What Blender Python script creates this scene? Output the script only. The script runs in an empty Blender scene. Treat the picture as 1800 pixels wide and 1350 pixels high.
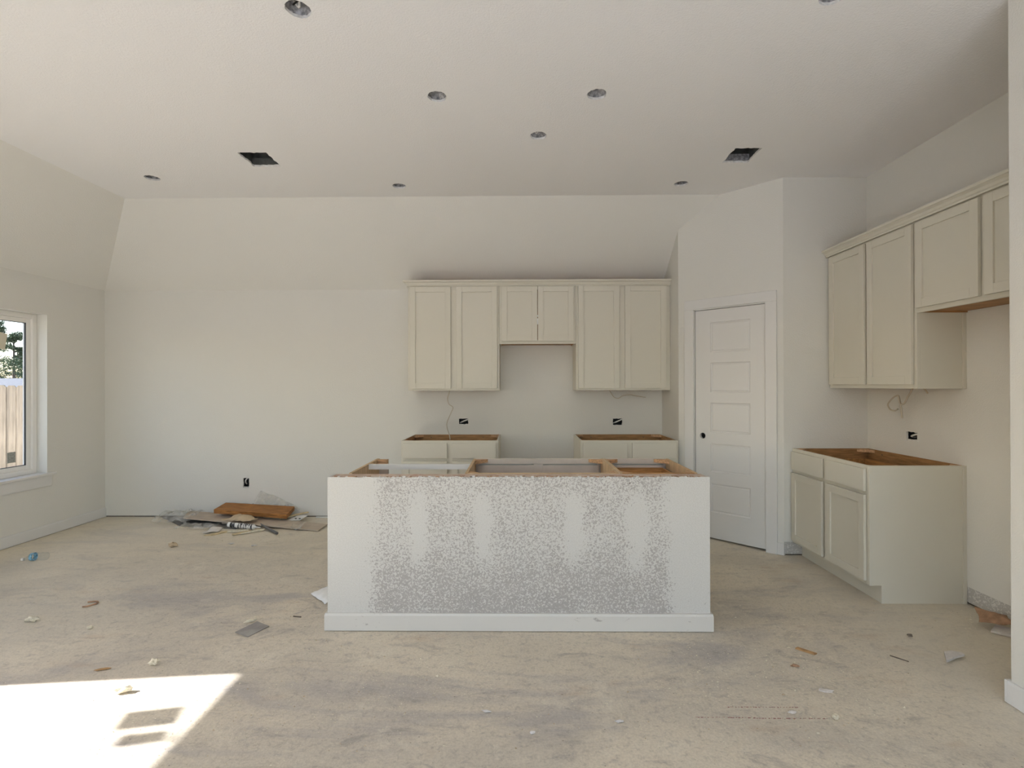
import bpy, bmesh, math, random
from mathutils import Vector, Matrix, noise
from mathutils.geometry import tessellate_polygon

R = random.Random(7)
S = bpy.context.scene
C = S.collection

# ------------------------------------------------------------------ camera
CAM_H = 1.3946
cam_d = bpy.data.cameras.new('camera')
cam = bpy.data.objects.new('camera', cam_d)
C.objects.link(cam)
cam_d.sensor_fit = 'HORIZONTAL'
cam_d.sensor_width = 36.0
cam_d.lens = 36.0 * 901.75 / 1800.0
cam_d.clip_end = 500
cam.matrix_world = (Matrix.Translation((0, 0, CAM_H)) @ Matrix.Rotation(0.012, 4, 'Z')
                    @ Matrix.Rotation(math.pi / 2 + 0.0025, 4, 'X') @ Matrix.Rotation(-0.0025, 4, 'Z'))
S.camera = cam

# ------------------------------------------------------------------ sky, sun, exposure
SUN_DIR = Vector((1.0, 0.10, -0.62)).normalized()          # direction the light travels
world = bpy.data.worlds.new('sky')
S.world = world
world.use_nodes = True
wn = world.node_tree
sky = wn.nodes.new('ShaderNodeTexSky')
sky.sky_type = 'NISHITA'
sky.sun_disc = False
sky.sun_elevation = math.radians(32)
sky.sun_rotation = math.atan2(-SUN_DIR.x, -SUN_DIR.y)
sky.air_density = 1.0
sky.dust_density = 1.0
sky.ozone_density = 1.0
bg = wn.nodes['Background']
bg.inputs['Strength'].default_value = 0.62
wn.links.new(sky.outputs[0], bg.inputs['Color'])

sun_d = bpy.data.lights.new('sun', 'SUN')
sun_d.energy = 20.0
sun_d.angle = math.radians(0.75)
sun_d.color = (1.0, 0.985, 0.96)
sun = bpy.data.objects.new('sun', sun_d)
C.objects.link(sun)
sun.rotation_euler = SUN_DIR.to_track_quat('-Z', 'Y').to_euler()
sun.location = (-20, -2, 14)

vs = S.view_settings
vs.view_transform = 'Standard'
vs.look = 'None'
vs.gamma = 1.0
vs.use_curve_mapping = False
vs.exposure = 0.60
S.cycles.max_bounces = 10
S.cycles.diffuse_bounces = 7
S.cycles.transparent_max_bounces = 16
S.cycles.sample_clamp_indirect = 12.0
S.cycles.caustics_reflective = False
S.cycles.caustics_refractive = False

# measured room (metres): x right, y away from the camera, z up
D = 5.4278            # back wall
XL, XR = -4.414, 2.843
ZK, ZC = 2.416, 3.085  # knee of the slopes, flat ceiling
RX, RY = 0.874, 0.853  # run of the left and back slopes
YREAR = -2.2
XN, YN = 2.146, 2.269  # partition on the right
SX, SY = 1.515, 4.862  # corner of the stub wall and the pantry door wall
PX, PY = 2.1653, 4.2117


# portals: tell the renderer where daylight comes in (they emit nothing)
def portal(loc, rot, sx, sy):
    d = bpy.data.lights.new('daylight_portal', 'AREA')
    d.shape = 'RECTANGLE'
    d.size, d.size_y = sx, sy
    d.cycles.is_portal = True
    o = bpy.data.objects.new('daylight_portal', d)
    C.objects.link(o)
    o.location = loc
    o.rotation_euler = rot


# ------------------------------------------------------------------ materials
MATS = {}


def srgb(r, g, b):
    f = lambda c: (c / 255 / 12.92) if c / 255 <= 0.04045 else ((c / 255 + 0.055) / 1.055) ** 2.4
    return (f(r), f(g), f(b), 1.0)


def new_mat(name):
    m = bpy.data.materials.new(name)
    m.use_nodes = True
    MATS[name] = m
    nt = m.node_tree
    return m, nt, nt.nodes['Principled BSDF']


def node(nt, typ, **kw):
    n = nt.nodes.new(typ)
    for k, v in kw.items():
        setattr(n, k, v)
    return n


def math_n(nt, op, a, b=None, c=None, clamp=False):
    n = nt.nodes.new('ShaderNodeMath')
    n.operation = op
    n.use_clamp = clamp
    for i, v in enumerate((a, b, c)):
        if v is None:
            continue
        if isinstance(v, (int, float)):
            n.inputs[i].default_value = v
        else:
            nt.links.new(v, n.inputs[i])
    return n.outputs[0]


def maprange(nt, v, a, b, c=0.0, d=1.0, smooth=True):
    n = nt.nodes.new('ShaderNodeMapRange')
    n.interpolation_type = 'SMOOTHSTEP' if smooth else 'LINEAR'
    nt.links.new(v, n.inputs[0])
    for i, q in zip((1, 2, 3, 4), (a, b, c, d)):
        n.inputs[i].default_value = q
    return n.outputs[0]


def mixc(nt, fac, a, b, blend='MIX'):
    n = nt.nodes.new('ShaderNodeMix')
    n.data_type = 'RGBA'
    n.blend_type = blend
    for s, v in ((0, fac), (6, a), (7, b)):
        if isinstance(v, (int, float)):
            n.inputs[s].default_value = v
        elif isinstance(v, tuple):
            n.inputs[s].default_value = v
        else:
            nt.links.new(v, n.inputs[s])
    return n.outputs[2]


def noise_n(nt, co, scale, detail=3.0, rough=0.55, dist=0.0):
    n = nt.nodes.new('ShaderNodeTexNoise')
    n.inputs['Scale'].default_value = scale
    n.inputs['Detail'].default_value = detail
    n.inputs['Roughness'].default_value = rough
    n.inputs['Distortion'].default_value = dist
    if co is not None:
        nt.links.new(co, n.inputs['Vector'])
    return n.outputs[0]


def mapping(nt, co, scale=(1, 1, 1), rot=(0, 0, 0), loc=(0, 0, 0)):
    n = nt.nodes.new('ShaderNodeMapping')
    nt.links.new(co, n.inputs[0])
    n.inputs['Scale'].default_value = scale
    n.inputs['Rotation'].default_value = rot
    n.inputs['Location'].default_value = loc
    return n.outputs[0]


def bump(nt, bsdf, h, strength, dist=0.01):
    n = nt.nodes.new('ShaderNodeBump')
    n.inputs['Strength'].default_value = strength
    n.inputs['Distance'].default_value = dist
    nt.links.new(h, n.inputs['Height'])
    nt.links.new(n.outputs[0], bsdf.inputs['Normal'])


def simple(name, col, rough=0.6, var=0.0, vscale=6.0, bstr=0.0, bscale=60.0, metal=0.0, stretch=(1, 1, 1), spec=0.3):
    m, nt, b = new_mat(name)
    b.inputs['Roughness'].default_value = rough
    b.inputs['Metallic'].default_value = metal
    b.inputs['Specular IOR Level'].default_value = spec
    co = node(nt, 'ShaderNodeTexCoord').outputs['Object']
    if var > 0:
        n = noise_n(nt, mapping(nt, co, stretch), vscale, 4.0)
        dark = tuple(c * (1 - var) for c in col[:3]) + (1,)
        light = tuple(min(1, c * (1 + var)) for c in col[:3]) + (1,)
        nt.links.new(mixc(nt, maprange(nt, n, 0.3, 0.7), dark, light), b.inputs['Base Color'])
    else:
        b.inputs['Base Color'].default_value = col
    if bstr > 0:
        bump(nt, b, noise_n(nt, co, bscale, 1.0), bstr, 0.004)
    return m


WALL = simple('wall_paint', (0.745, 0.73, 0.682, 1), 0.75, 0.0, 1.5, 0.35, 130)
SLOPE = simple('wall_paint_lightened', (0.80, 0.785, 0.735, 1), 0.8, 0.0, 1.5, 0.4, 120)  # wall paint lightened, so the slopes' brighter light sits in the colour
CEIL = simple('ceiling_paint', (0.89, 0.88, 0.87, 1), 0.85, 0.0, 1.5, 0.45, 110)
TRIM = simple('trim_paint', (0.74, 0.73, 0.71, 1), 0.35, spec=0.4)
CAB = simple('cabinet_paint', (0.70, 0.665, 0.57, 1), 0.42, spec=0.35)
GYP = simple('gypsum_edge', (0.80, 0.79, 0.77, 1), 0.9, 0.10, 60.0, 0.6, 90)
PLY = simple('cabinet_interior_wood', (0.40, 0.215, 0.09, 1), 0.55, 0.22, 9.0, stretch=(1, 1, 9))
PLYX = simple('drawer_wood', (0.50, 0.265, 0.10, 1), 0.5, 0.25, 6.0, stretch=(1.2, 12, 12))
BLOCK = simple('corner_block_wood', (0.58, 0.35, 0.19, 1), 0.6, 0.25, 14.0, stretch=(1, 8, 8))
TAN = simple('raw_side_wood', (0.60, 0.43, 0.26, 1), 0.6, 0.15, 10.0, stretch=(1, 6, 1))
PRIME = simple('primed_rail', (0.62, 0.55, 0.48, 1), 0.6, 0.05, 8.0)
DARK = simple('dark_void', (0.02, 0.02, 0.022, 1), 0.8)
GAPM = simple('shadow_gap_wood', (0.16, 0.13, 0.10, 1), 0.9, 0.3, 20.0)
GALV = simple('galvanised_metal', (0.42, 0.42, 0.44, 1), 0.45, 0.45, 45.0, metal=0.5)
DUCT = simple('duct_board', (0.10, 0.104, 0.098, 1), 0.8, 0.3, 14.0)
WIRE = simple('cream_cable', (0.58, 0.52, 0.42, 1), 0.5)
WIREB = simple('black_cable', (0.03, 0.03, 0.03, 1), 0.5)
WIREW = simple('white_cable', (0.78, 0.77, 0.75, 1), 0.5)
BOXB = simple('outlet_box_plastic', (0.016, 0.018, 0.022, 1), 0.6)
VINYL = simple('window_vinyl', (0.88, 0.86, 0.82, 1), 0.4, spec=0.4)
GASK = simple('window_gasket', (0.05, 0.05, 0.05, 1), 0.6)
LABEL = simple('window_label_paper', (0.74, 0.69, 0.55, 1), 0.7)
LABELG = simple('window_label_grey', (0.36, 0.36, 0.33, 1), 0.7, 0.4, 160.0)
HINGE = simple('painted_hinge', (0.74, 0.73, 0.71, 1), 0.4)
BRDW = simple('brown_plank', (0.35, 0.155, 0.045, 1), 0.6, 0.4, 5.0, 0.25, 40, stretch=(1.5, 14, 14))
MDF = simple('mdf_board', (0.52, 0.44, 0.35, 1), 0.75, 0.1, 10.0)
GREYP = simple('grey_sheet', (0.32, 0.30, 0.28, 1), 0.6, 0.2, 8.0)
DKB = simple('dark_grey_board', (0.17, 0.16, 0.15, 1), 0.7, 0.2, 8.0)
KRAFT = simple('kraft_paper', (0.55, 0.43, 0.29, 1), 0.8, 0.12, 12.0)
SHIM = simple('pale_wood_sliver', (0.62, 0.50, 0.30, 1), 0.7, 0.2, 20.0)
CREAM = simple('cream_foam', (0.72, 0.66, 0.52, 1), 0.8, 0.12, 60.0, 0.4, 120)
WHITEP = simple('white_paper', (0.80, 0.80, 0.78, 1), 0.7, 0.05, 20.0)
DWSCR = simple('drywall_scrap', (0.66, 0.62, 0.58, 1), 0.85, 0.08, 30.0)
BRNC = simple('brown_cardboard', (0.40, 0.24, 0.145, 1), 0.8, 0.25, 18.0)
ORSL = simple('orange_wood_sliver', (0.43, 0.26, 0.12, 1), 0.7, 0.2, 30.0)
STEEL = simple('dark_steel', (0.22, 0.22, 0.23, 1), 0.35, metal=0.8)
BLACKP = simple('black_plastic', (0.02, 0.02, 0.02, 1), 0.4)
WHITEPL = simple('white_plastic', (0.82, 0.81, 0.78, 1), 0.4)
STRIPM = None
FENCE = simple('cedar_fence', (0.46, 0.37, 0.275, 1), 0.85, 0.22, 3.0, stretch=(6, 6, 0.8))
BARK = simple('bark', (0.13, 0.10, 0.08, 1), 0.9, 0.3, 8.0)
NEEDLE = simple('pine_needles', (0.085, 0.115, 0.06, 1), 0.7, 0.35, 1.2)
NEEDLE2 = simple('evergreen_leaves', (0.06, 0.095, 0.035, 1), 0.7, 0.3, 3.0)
SHING = simple('grey_shingles', (0.16, 0.165, 0.18, 1), 0.9, 0.12, 6.0)
SIDING = simple('pale_siding', (0.62, 0.60, 0.56, 1), 0.8)
GROUND = simple('ground_dirt', (0.42, 0.39, 0.34, 1), 0.95, 0.25, 0.6)


def glass_mat(name, tint, refl):
    m = bpy.data.materials.new(name)
    m.use_nodes = True
    nt = m.node_tree
    nt.nodes.clear()
    t = node(nt, 'ShaderNodeBsdfTransparent')
    t.inputs[0].default_value = tint
    g = node(nt, 'ShaderNodeBsdfGlossy')
    g.inputs['Roughness'].default_value = 0.02
    lw = node(nt, 'ShaderNodeLayerWeight')
    lw.inputs[0].default_value = 0.25
    mx = node(nt, 'ShaderNodeMixShader')
    nt.links.new(math_n(nt, 'MULTIPLY', math_n(nt, 'POWER', lw.outputs[1], 2.5), refl), mx.inputs[0])
    nt.links.new(t.outputs[0], mx.inputs[1])
    nt.links.new(g.outputs[0], mx.inputs[2])
    o = node(nt, 'ShaderNodeOutputMaterial')
    nt.links.new(mx.outputs[0], o.inputs[0])
    return m


GLASS = glass_mat('window_glass', (0.90, 0.895, 0.905, 1), 0.6)
GLASS1 = glass_mat('view_dimming_glass', (0.66, 0.665, 0.67, 1), 0.5)  # darker tint added to tone down the outdoor brightness through this pane
BOTTLE = glass_mat('clear_plastic', (0.95, 0.965, 0.97, 1), 0.9)


def film_mat():
    m = bpy.data.materials.new('plastic_film')
    m.use_nodes = True
    nt = m.node_tree
    nt.nodes.clear()
    t = node(nt, 'ShaderNodeBsdfTransparent')
    t.inputs[0].default_value = (0.97, 0.97, 0.96, 1)
    d = node(nt, 'ShaderNodeBsdfPrincipled')
    d.inputs['Base Color'].default_value = (0.82, 0.80, 0.76, 1)
    d.inputs['Roughness'].default_value = 0.25
    co = node(nt, 'ShaderNodeTexCoord').outputs['Object']
    n = noise_n(nt, co, 12, 2)
    mx = node(nt, 'ShaderNodeMixShader')
    nt.links.new(maprange(nt, n, 0.35, 0.75, 0.05, 0.34), mx.inputs[0])
    nt.links.new(t.outputs[0], mx.inputs[1])
    nt.links.new(d.outputs[0], mx.inputs[2])
    o = node(nt, 'ShaderNodeOutputMaterial')
    nt.links.new(mx.outputs[0], o.inputs[0])
    return m


FILM = film_mat()


def floor_mat():
    m, nt, b = new_mat('dusty_concrete')
    co = node(nt, 'ShaderNodeTexCoord').outputs['Object']
    sm = mapping(nt, co, (0.55, 1.0, 1), (0, 0, 0.35))
    big = noise_n(nt, sm, 1.1, 3.0, 0.6, 0.6)
    c = mixc(nt, maprange(nt, big, 0.36, 0.64), srgb(206, 197, 181), srgb(224, 213, 193))
    grey = noise_n(nt, mapping(nt, co, (0.5, 1.3, 1), (0, 0, 0.5), (3, 7, 0)), 1.5, 4.0, 0.65, 1.0)
    c = mixc(nt, math_n(nt, 'MULTIPLY', maprange(nt, grey, 0.48, 0.70), 0.75), c, srgb(176, 171, 167))
    smear = noise_n(nt, mapping(nt, co, (1.0, 2.3, 1), (0, 0, 0.30)), 3.0, 6.0, 0.72, 0.8)
    c = mixc(nt, math_n(nt, 'MULTIPLY', maprange(nt, smear, 0.54, 0.74), 0.62), c, srgb(146, 140, 135))
    smear2 = noise_n(nt, mapping(nt, co, (1.0, 1.7, 1), (0, 0, -0.5), (1, 2, 0)), 9.0, 6.0, 0.75, 0.6)
    c = mixc(nt, math_n(nt, 'MULTIPLY', maprange(nt, smear2, 0.52, 0.74), 0.60), c, srgb(152, 147, 144))
    pale = noise_n(nt, mapping(nt, co, (1, 1, 1), (0, 0, 1.0), (9, 4, 0)), 3.4, 5.0, 0.70, 0.5)
    c = mixc(nt, math_n(nt, 'MULTIPLY', maprange(nt, pale, 0.54, 0.72), 0.55), c, srgb(229, 221, 203))
    rust = noise_n(nt, mapping(nt, co, (0.8, 2.0, 1), (0, 0, 0.2), (21, 3, 0)), 2.4, 3.0, 0.7)
    c = mixc(nt, math_n(nt, 'MULTIPLY', maprange(nt, rust, 0.58, 0.78), 0.40), c, srgb(188, 158, 128))
    sand = noise_n(nt, co, 34, 4.0, 0.75, 0.4)
    c = mixc(nt, maprange(nt, sand, 0.50, 0.72, 0.0, 0.38), c, srgb(140, 133, 124))
    c = mixc(nt, maprange(nt, sand, 0.28, 0.46, 0.22, 0.0), c, srgb(232, 224, 208))
    grain = noise_n(nt, co, 90, 1.0, 0.7)
    c = mixc(nt, maprange(nt, grain, 0.3, 0.7, 0.0, 0.16), c, srgb(130, 124, 116))
    # settled plaster dust: paler along the walls
    sep = node(nt, 'ShaderNodeSeparateXYZ')
    nt.links.new(co, sep.inputs[0])
    wl = maprange(nt, math_n(nt, 'ADD', sep.outputs[0], math_n(nt, 'MULTIPLY', grey, 0.5)), XL + 0.2, XL + 2.9, 1.0, 0.0)
    wb = maprange(nt, math_n(nt, 'ADD', sep.outputs[1], math_n(nt, 'MULTIPLY', grey, 0.4)), D - 1.9, D + 0.0, 0.0, 1.0)
    wr = maprange(nt, math_n(nt, 'ADD', sep.outputs[0], math_n(nt, 'MULTIPLY', grey, 0.3)), 1.75, 2.5, 0.0, 1.0)
    dust = math_n(nt, 'MAXIMUM', math_n(nt, 'MAXIMUM', wl, wb), wr)
    c = mixc(nt, math_n(nt, 'MULTIPLY', dust, 0.50), c, srgb(228, 219, 200))
    vor = node(nt, 'ShaderNodeTexVoronoi')
    vor.inputs['Scale'].default_value = 110
    nt.links.new(co, vor.inputs['Vector'])
    zone = noise_n(nt, co, 1.6, 2.0, 0.6)
    sp = math_n(nt, 'MULTIPLY', maprange(nt, vor.outputs['Distance'], 0.10, 0.17, 1.0, 0.0), maprange(nt, zone, 0.46, 0.66))
    c = mixc(nt, math_n(nt, 'MULTIPLY', sp, 0.7), c, srgb(236, 229, 216))
    vor2 = node(nt, 'ShaderNodeTexVoronoi')
    vor2.inputs['Scale'].default_value = 13
    nt.links.new(mapping(nt, co, (1, 1.6, 1), (0, 0, 0.6)), vor2.inputs['Vector'])
    sp2 = math_n(nt, 'MULTIPLY', maprange(nt, vor2.outputs['Distance'], 0.03, 0.07, 1.0, 0.0), maprange(nt, zone, 0.52, 0.60, 1.0, 0.0))
    c = mixc(nt, math_n(nt, 'MULTIPLY', sp2, 0.6), c, srgb(96, 82, 68))
    nt.links.new(c, b.inputs['Base Color'])
    b.inputs['Roughness'].default_value = 0.78
    b.inputs['Specular IOR Level'].default_value = 0.25
    bump(nt, b, grain, 0.25, 0.004)
    return m


FLOORM = floor_mat()


def speckle_mat():
    """grey drywall half covered by pale sprayed texture, solid over the mudded ends and screw rows"""
    m, nt, b = new_mat('sprayed_drywall')
    co = node(nt, 'ShaderNodeTexCoord').outputs['Object']
    sep = node(nt, 'ShaderNodeSeparateXYZ')
    nt.links.new(co, sep.inputs[0])
    x, z = sep.outputs[0], sep.outputs[2]
    wob = noise_n(nt, co, 9.0, 3.0)
    xw = math_n(nt, 'ADD', x, math_n(nt, 'MULTIPLY', math_n(nt, 'SUBTRACT', wob, 0.5), 0.10))
    cov = maprange(nt, z, 0.08, 0.60, 0.435, 0.54)
    top = maprange(nt, z, 0.76, 0.86, 0.0, -0.02)
    cov = math_n(nt, 'ADD', cov, top)
    patch = noise_n(nt, co, 5.0, 2.0)
    cov = math_n(nt, 'ADD', cov, maprange(nt, patch, 0.3, 0.7, -0.04, 0.04, False))
    ends = math_n(nt, 'MAXIMUM', maprange(nt, xw, -0.93, -0.76, 0.3, 0.0), maprange(nt, xw, 0.80, 0.93, 0.0, 0.3))
    cov = math_n(nt, 'ADD', cov, ends)
    for xc, z0, z1 in ((-0.575, 0.40, 0.80), (-0.205, 0.42, 0.80), (0.315, 0.40, 0.80), (0.672, 0.39, 0.79)):
        d = math_n(nt, 'ABSOLUTE', math_n(nt, 'SUBTRACT', xw, xc))
        s = math_n(nt, 'MULTIPLY', maprange(nt, d, 0.0, 0.075, 0.24, 0.0),
                   math_n(nt, 'MULTIPLY', maprange(nt, z, z0 - 0.14, z0 + 0.16), maprange(nt, z, z1 - 0.12, z1 + 0.03, 1.0, 0.0)))
        cov = math_n(nt, 'ADD', cov, s)
    n = noise_n(nt, co, 92.0, 1.5, 0.5, 1.0)
    mask = maprange(nt, math_n(nt, 'ADD', n, math_n(nt, 'SUBTRACT', cov, 0.5)), 0.475, 0.525)
    fine = noise_n(nt, co, 160.0, 2.0)
    pale = mixc(nt, maprange(nt, fine, 0.35, 0.65), (0.61, 0.595, 0.56, 1), (0.665, 0.65, 0.615, 1))
    board = mixc(nt, maprange(nt, wob, 0.3, 0.7), (0.425, 0.40, 0.375, 1), (0.455, 0.43, 0.405, 1))
    nt.links.new(mixc(nt, mask, board, pale), b.inputs['Base Color'])
    b.inputs['Roughness'].default_value = 0.85
    b.inputs['Specular IOR Level'].default_value = 0.2
    bump(nt, b, math_n(nt, 'ADD', mask, math_n(nt, 'MULTIPLY', fine, 0.4)), 0.35, 0.002)
    return m


SPECK = speckle_mat()


def strip_mat():
    m, nt, b = new_mat('unpainted_drywall_strip')
    co = node(nt, 'ShaderNodeTexCoord').outputs['Object']
    n = noise_n(nt, co, 75.0, 2.0, 0.5, 0.8)
    nt.links.new(mixc(nt, maprange(nt, n, 0.55, 0.60), (0.50, 0.48, 0.45, 1), (0.68, 0.66, 0.62, 1)), b.inputs['Base Color'])
    b.inputs['Roughness'].default_value = 0.9
    return m


STRIPM = strip_mat()


def plate_mat():
    m, nt, b = new_mat('stained_top_plate')
    co = node(nt, 'ShaderNodeTexCoord').outputs['Object']
    n = noise_n(nt, mapping(nt, co, (2, 6, 6)), 4.0, 5.0, 0.7)
    c = mixc(nt, maprange(nt, n, 0.35, 0.65), (0.50, 0.33, 0.25, 1), (0.68, 0.57, 0.47, 1))
    n2 = noise_n(nt, co, 45, 3.0)
    c = mixc(nt, math_n(nt, 'MULTIPLY', maprange(nt, n2, 0.55, 0.7), 0.6), c, (0.74, 0.69, 0.62, 1))
    nt.links.new(c, b.inputs['Base Color'])
    b.inputs['Roughness'].default_value = 0.85
    return m


PLATE = plate_mat()


def scuffed_trim():
    m, nt, b = new_mat('scuffed_trim_paint')
    co = node(nt, 'ShaderNodeTexCoord').outputs['Object']
    n = noise_n(nt, mapping(nt, co, (1, 1, 2.2), (0, 0.5, 0)), 14.0, 6.0, 0.75, 1.5)
    n2 = noise_n(nt, co, 3.0, 2.0)
    f = math_n(nt, 'MULTIPLY', maprange(nt, n, 0.62, 0.67), maprange(nt, n2, 0.45, 0.6))
    nt.links.new(mixc(nt, math_n(nt, 'MULTIPLY', f, 0.8), (0.68, 0.655, 0.61, 1), (0.33, 0.30, 0.27, 1)), b.inputs['Base Color'])
    b.inputs['Roughness'].default_value = 0.4
    return m


SCUFF = scuffed_trim()


def tube_label():
    m, nt, b = new_mat('caulk_tube_print')
    co = node(nt, 'ShaderNodeTexCoord').outputs['Object']
    n = noise_n(nt, mapping(nt, co, (5, 1, 1)), 14.0, 2.0)
    nt.links.new(mixc(nt, maprange(nt, n, 0.48, 0.52), (0.74, 0.73, 0.71, 1), (0.05, 0.05, 0.055, 1)), b.inputs['Base Color'])
    b.inputs['Roughness'].default_value = 0.45
    return m


TUBEL = tube_label()
BLUEL = simple('blue_bottle_label', (0.22, 0.42, 0.55, 1), 0.4, 0.5, 60.0)


# ------------------------------------------------------------------ mesh helpers
class MB:
    def __init__(self):
        self.v, self.f, self.m = [], [], []

    def add(self, verts, faces, mi=0):
        o = len(self.v)
        self.v += [tuple(p) for p in verts]
        for k, q in enumerate(faces):
            self.f.append(tuple(i + o for i in q))
            self.m.append(mi[k] if isinstance(mi, (list, tuple)) else mi)
        return self

    def box(self, x0, x1, y0, y1, z0, z1, mi=0, faces=None):
        v = [(x0, y0, z0), (x1, y0, z0), (x1, y1, z0), (x0, y1, z0), (x0, y0, z1), (x1, y0, z1), (x1, y1, z1), (x0, y1, z1)]
        f = [(0, 3, 2, 1), (4, 5, 6, 7), (0, 1, 5, 4), (2, 3, 7, 6), (1, 2, 6, 5), (3, 0, 4, 7)]   # -z +z -y +y +x -x
        mm = [mi] * 6
        if faces:
            for k, q in faces.items():
                mm[('-z', '+z', '-y', '+y', '+x', '-x').index(k)] = q
        return self.add(v, f, mm)

    def slab(self, q, th, mi=0):
        """q: four points of the top face (counter-clockwise from above), th: thickness along its normal"""
        q = [Vector(p) for p in q]
        n = (q[1] - q[0]).cross(q[2] - q[0]).normalized() * th
        v = [p - n for p in q] + q
        return self.add(v, [(3, 2, 1, 0), (4, 5, 6, 7), (0, 1, 5, 4), (1, 2, 6, 5), (2, 3, 7, 6), (3, 0, 4, 7)], mi)

    def poly_slab(self, outline, holes, fn, d0, d1, mi=0, hole_mi=None, rim_mi=None, back_mi=None):
        """planar slab with holes: fn(u, v, d) -> point; front face at depth d0, back face at d1"""
        loops = [outline] + list(holes)
        tris = tessellate_polygon([[Vector((a, b, 0)) for a, b in l] for l in loops])
        flat = [p for l in loops for p in l]
        n = len(flat)
        v = [fn(a, b, d0) for a, b in flat] + [fn(a, b, d1) for a, b in flat]
        f, mm = [], []
        for t in tris:
            f.append(tuple(t)); mm.append(mi)
            f.append(tuple(i + n for i in reversed(t))); mm.append(mi if back_mi is None else back_mi)
        o = 0
        for k, l in enumerate(loops):
            for i in range(len(l)):
                a, b2 = o + i, o + (i + 1) % len(l)
                f.append((a, b2, b2 + n, a + n))
                mm.append((rim_mi if rim_mi is not None else mi) if k == 0 else (hole_mi if hole_mi is not None else mi))
            o += len(l)
        return self.add(v, f, mm)

    def tube(self, pts, r, seg=8, mi=0, cap=True):
        pts = [Vector(p) for p in pts]
        rad = r if isinstance(r, (list, tuple)) else [r] * len(pts)
        rings, up = [], Vector((0.13, 0.27, 0.95))
        for i, p in enumerate(pts):
            t = (pts[min(i + 1, len(pts) - 1)] - pts[max(i - 1, 0)]).normalized()
            a = t.cross(up)
            if a.length < 1e-3:
                a = t.cross(Vector((1, 0, 0)))
            a.normalize()
            b = t.cross(a).normalized()
            rings.append([p + (a * math.cos(k * 2 * math.pi / seg) + b * math.sin(k * 2 * math.pi / seg)) * rad[i] for k in range(seg)])
        v = [q for rr in rings for q in rr]
        f = []
        for i in range(len(pts) - 1):
            for k in range(seg):
                k2 = (k + 1) % seg
                f.append((i * seg + k, i * seg + k2, (i + 1) * seg + k2, (i + 1) * seg + k))
        if cap:
            f.append(tuple(range(seg - 1, -1, -1)))
            f.append(tuple(range((len(pts) - 1) * seg, len(pts) * seg)))
        return self.add(v, f, mi)

    def sweep(self, path, prof, z0, mi=0):
        """profile (out, up) swept along a horizontal open path with mitred corners; 'out' is to the right of the path"""
        P = [Vector((a, b, 0)) for a, b in path]
        ns = []
        for i in range(len(P) - 1):
            t = (P[i + 1] - P[i]).normalized()
            ns.append(Vector((t.y, -t.x, 0)))
        v, k = [], len(prof)
        for i, p in enumerate(P):
            if i == 0:
                m = ns[0]
            elif i == len(P) - 1:
                m = ns[-1]
            else:
                m = (ns[i - 1] + ns[i])
                m = m / (m.length_squared / 2)
            for o, h in prof:
                v.append(p + m * o + Vector((0, 0, z0 + h)))
        f = []
        for i in range(len(P) - 1):
            for j in range(k):
                j2 = (j + 1) % k
                f.append((i * k + j, i * k + j2, (i + 1) * k + j2, (i + 1) * k + j))
        f.append(tuple(range(k)))
        f.append(tuple(range(len(P) * k - 1, (len(P) - 1) * k - 1, -1)))
        return self.add(v, f, mi)

    def build(self, name, mats, parent=None, origin=(0, 0, 0), bevel=0.0, smooth=False, fix=True):
        me = bpy.data.meshes.new(name)
        o = Vector(origin)
        me.from_pydata([tuple(Vector(p) - o) for p in self.v], [], self.f)
        for m in (mats if isinstance(mats, (list, tuple)) else [mats]):
            me.materials.append(m)
        me.polygons.foreach_set('material_index', self.m)
        if fix:
            bm = bmesh.new()
            bm.from_mesh(me)
            bmesh.ops.recalc_face_normals(bm, faces=bm.faces)
            bm.to_mesh(me)
            bm.free()
        if smooth:
            me.polygons.foreach_set('use_smooth', [True] * len(me.polygons))
        ob = bpy.data.objects.new(name, me)
        C.objects.link(ob)
        ob.location = o
        if parent is not None:
            ob.parent = parent
        if bevel > 0:
            md = ob.modifiers.new('edge', 'BEVEL')
            md.width = bevel
            md.segments = 2
            md.limit_method = 'ANGLE'
        return ob


def tag(o, label, cat, group=None):
    o['label'] = label
    o['category'] = cat
    if group:
        o['group'] = group
    return o


def struct(o, label=None):
    o['kind'] = 'structure'
    if label:
        o['label'] = label
    return o


def thing(name, label, cat, loc=(0, 0, 0), rz=0.0, group=None):
    o = bpy.data.objects.new(name, None)
    o.empty_display_size = 0.1
    C.objects.link(o)
    o.location = loc
    o.rotation_euler = (0, 0, rz)
    return tag(o, label, cat, group)


def smooth_path(pts, n=6):
    P = [Vector(p) for p in pts]
    out = []
    for i in range(len(P) - 1):
        p0, p1, p2, p3 = P[max(i - 1, 0)], P[i], P[i + 1], P[min(i + 2, len(P) - 1)]
        for k in range(n):
            t = k / n
            out.append(0.5 * ((2 * p1) + (-p0 + p2) * t + (2 * p0 - 5 * p1 + 4 * p2 - p3) * t * t + (-p0 + 3 * p1 - 3 * p2 + p3) * t ** 3))
    out.append(P[-1])
    return out


def circle(cx, cy, r, n=28, jag=0.0, rnd=R):
    return [(cx + (r + rnd.uniform(-jag, jag)) * math.cos(2 * math.pi * k / n), cy + (r + rnd.uniform(-jag, jag)) * math.sin(2 * math.pi * k / n)) for k in range(n)]


def rect(u0, u1, v0, v1):
    return [(u0, v0), (u1, v0), (u1, v1), (u0, v1)]


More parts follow.
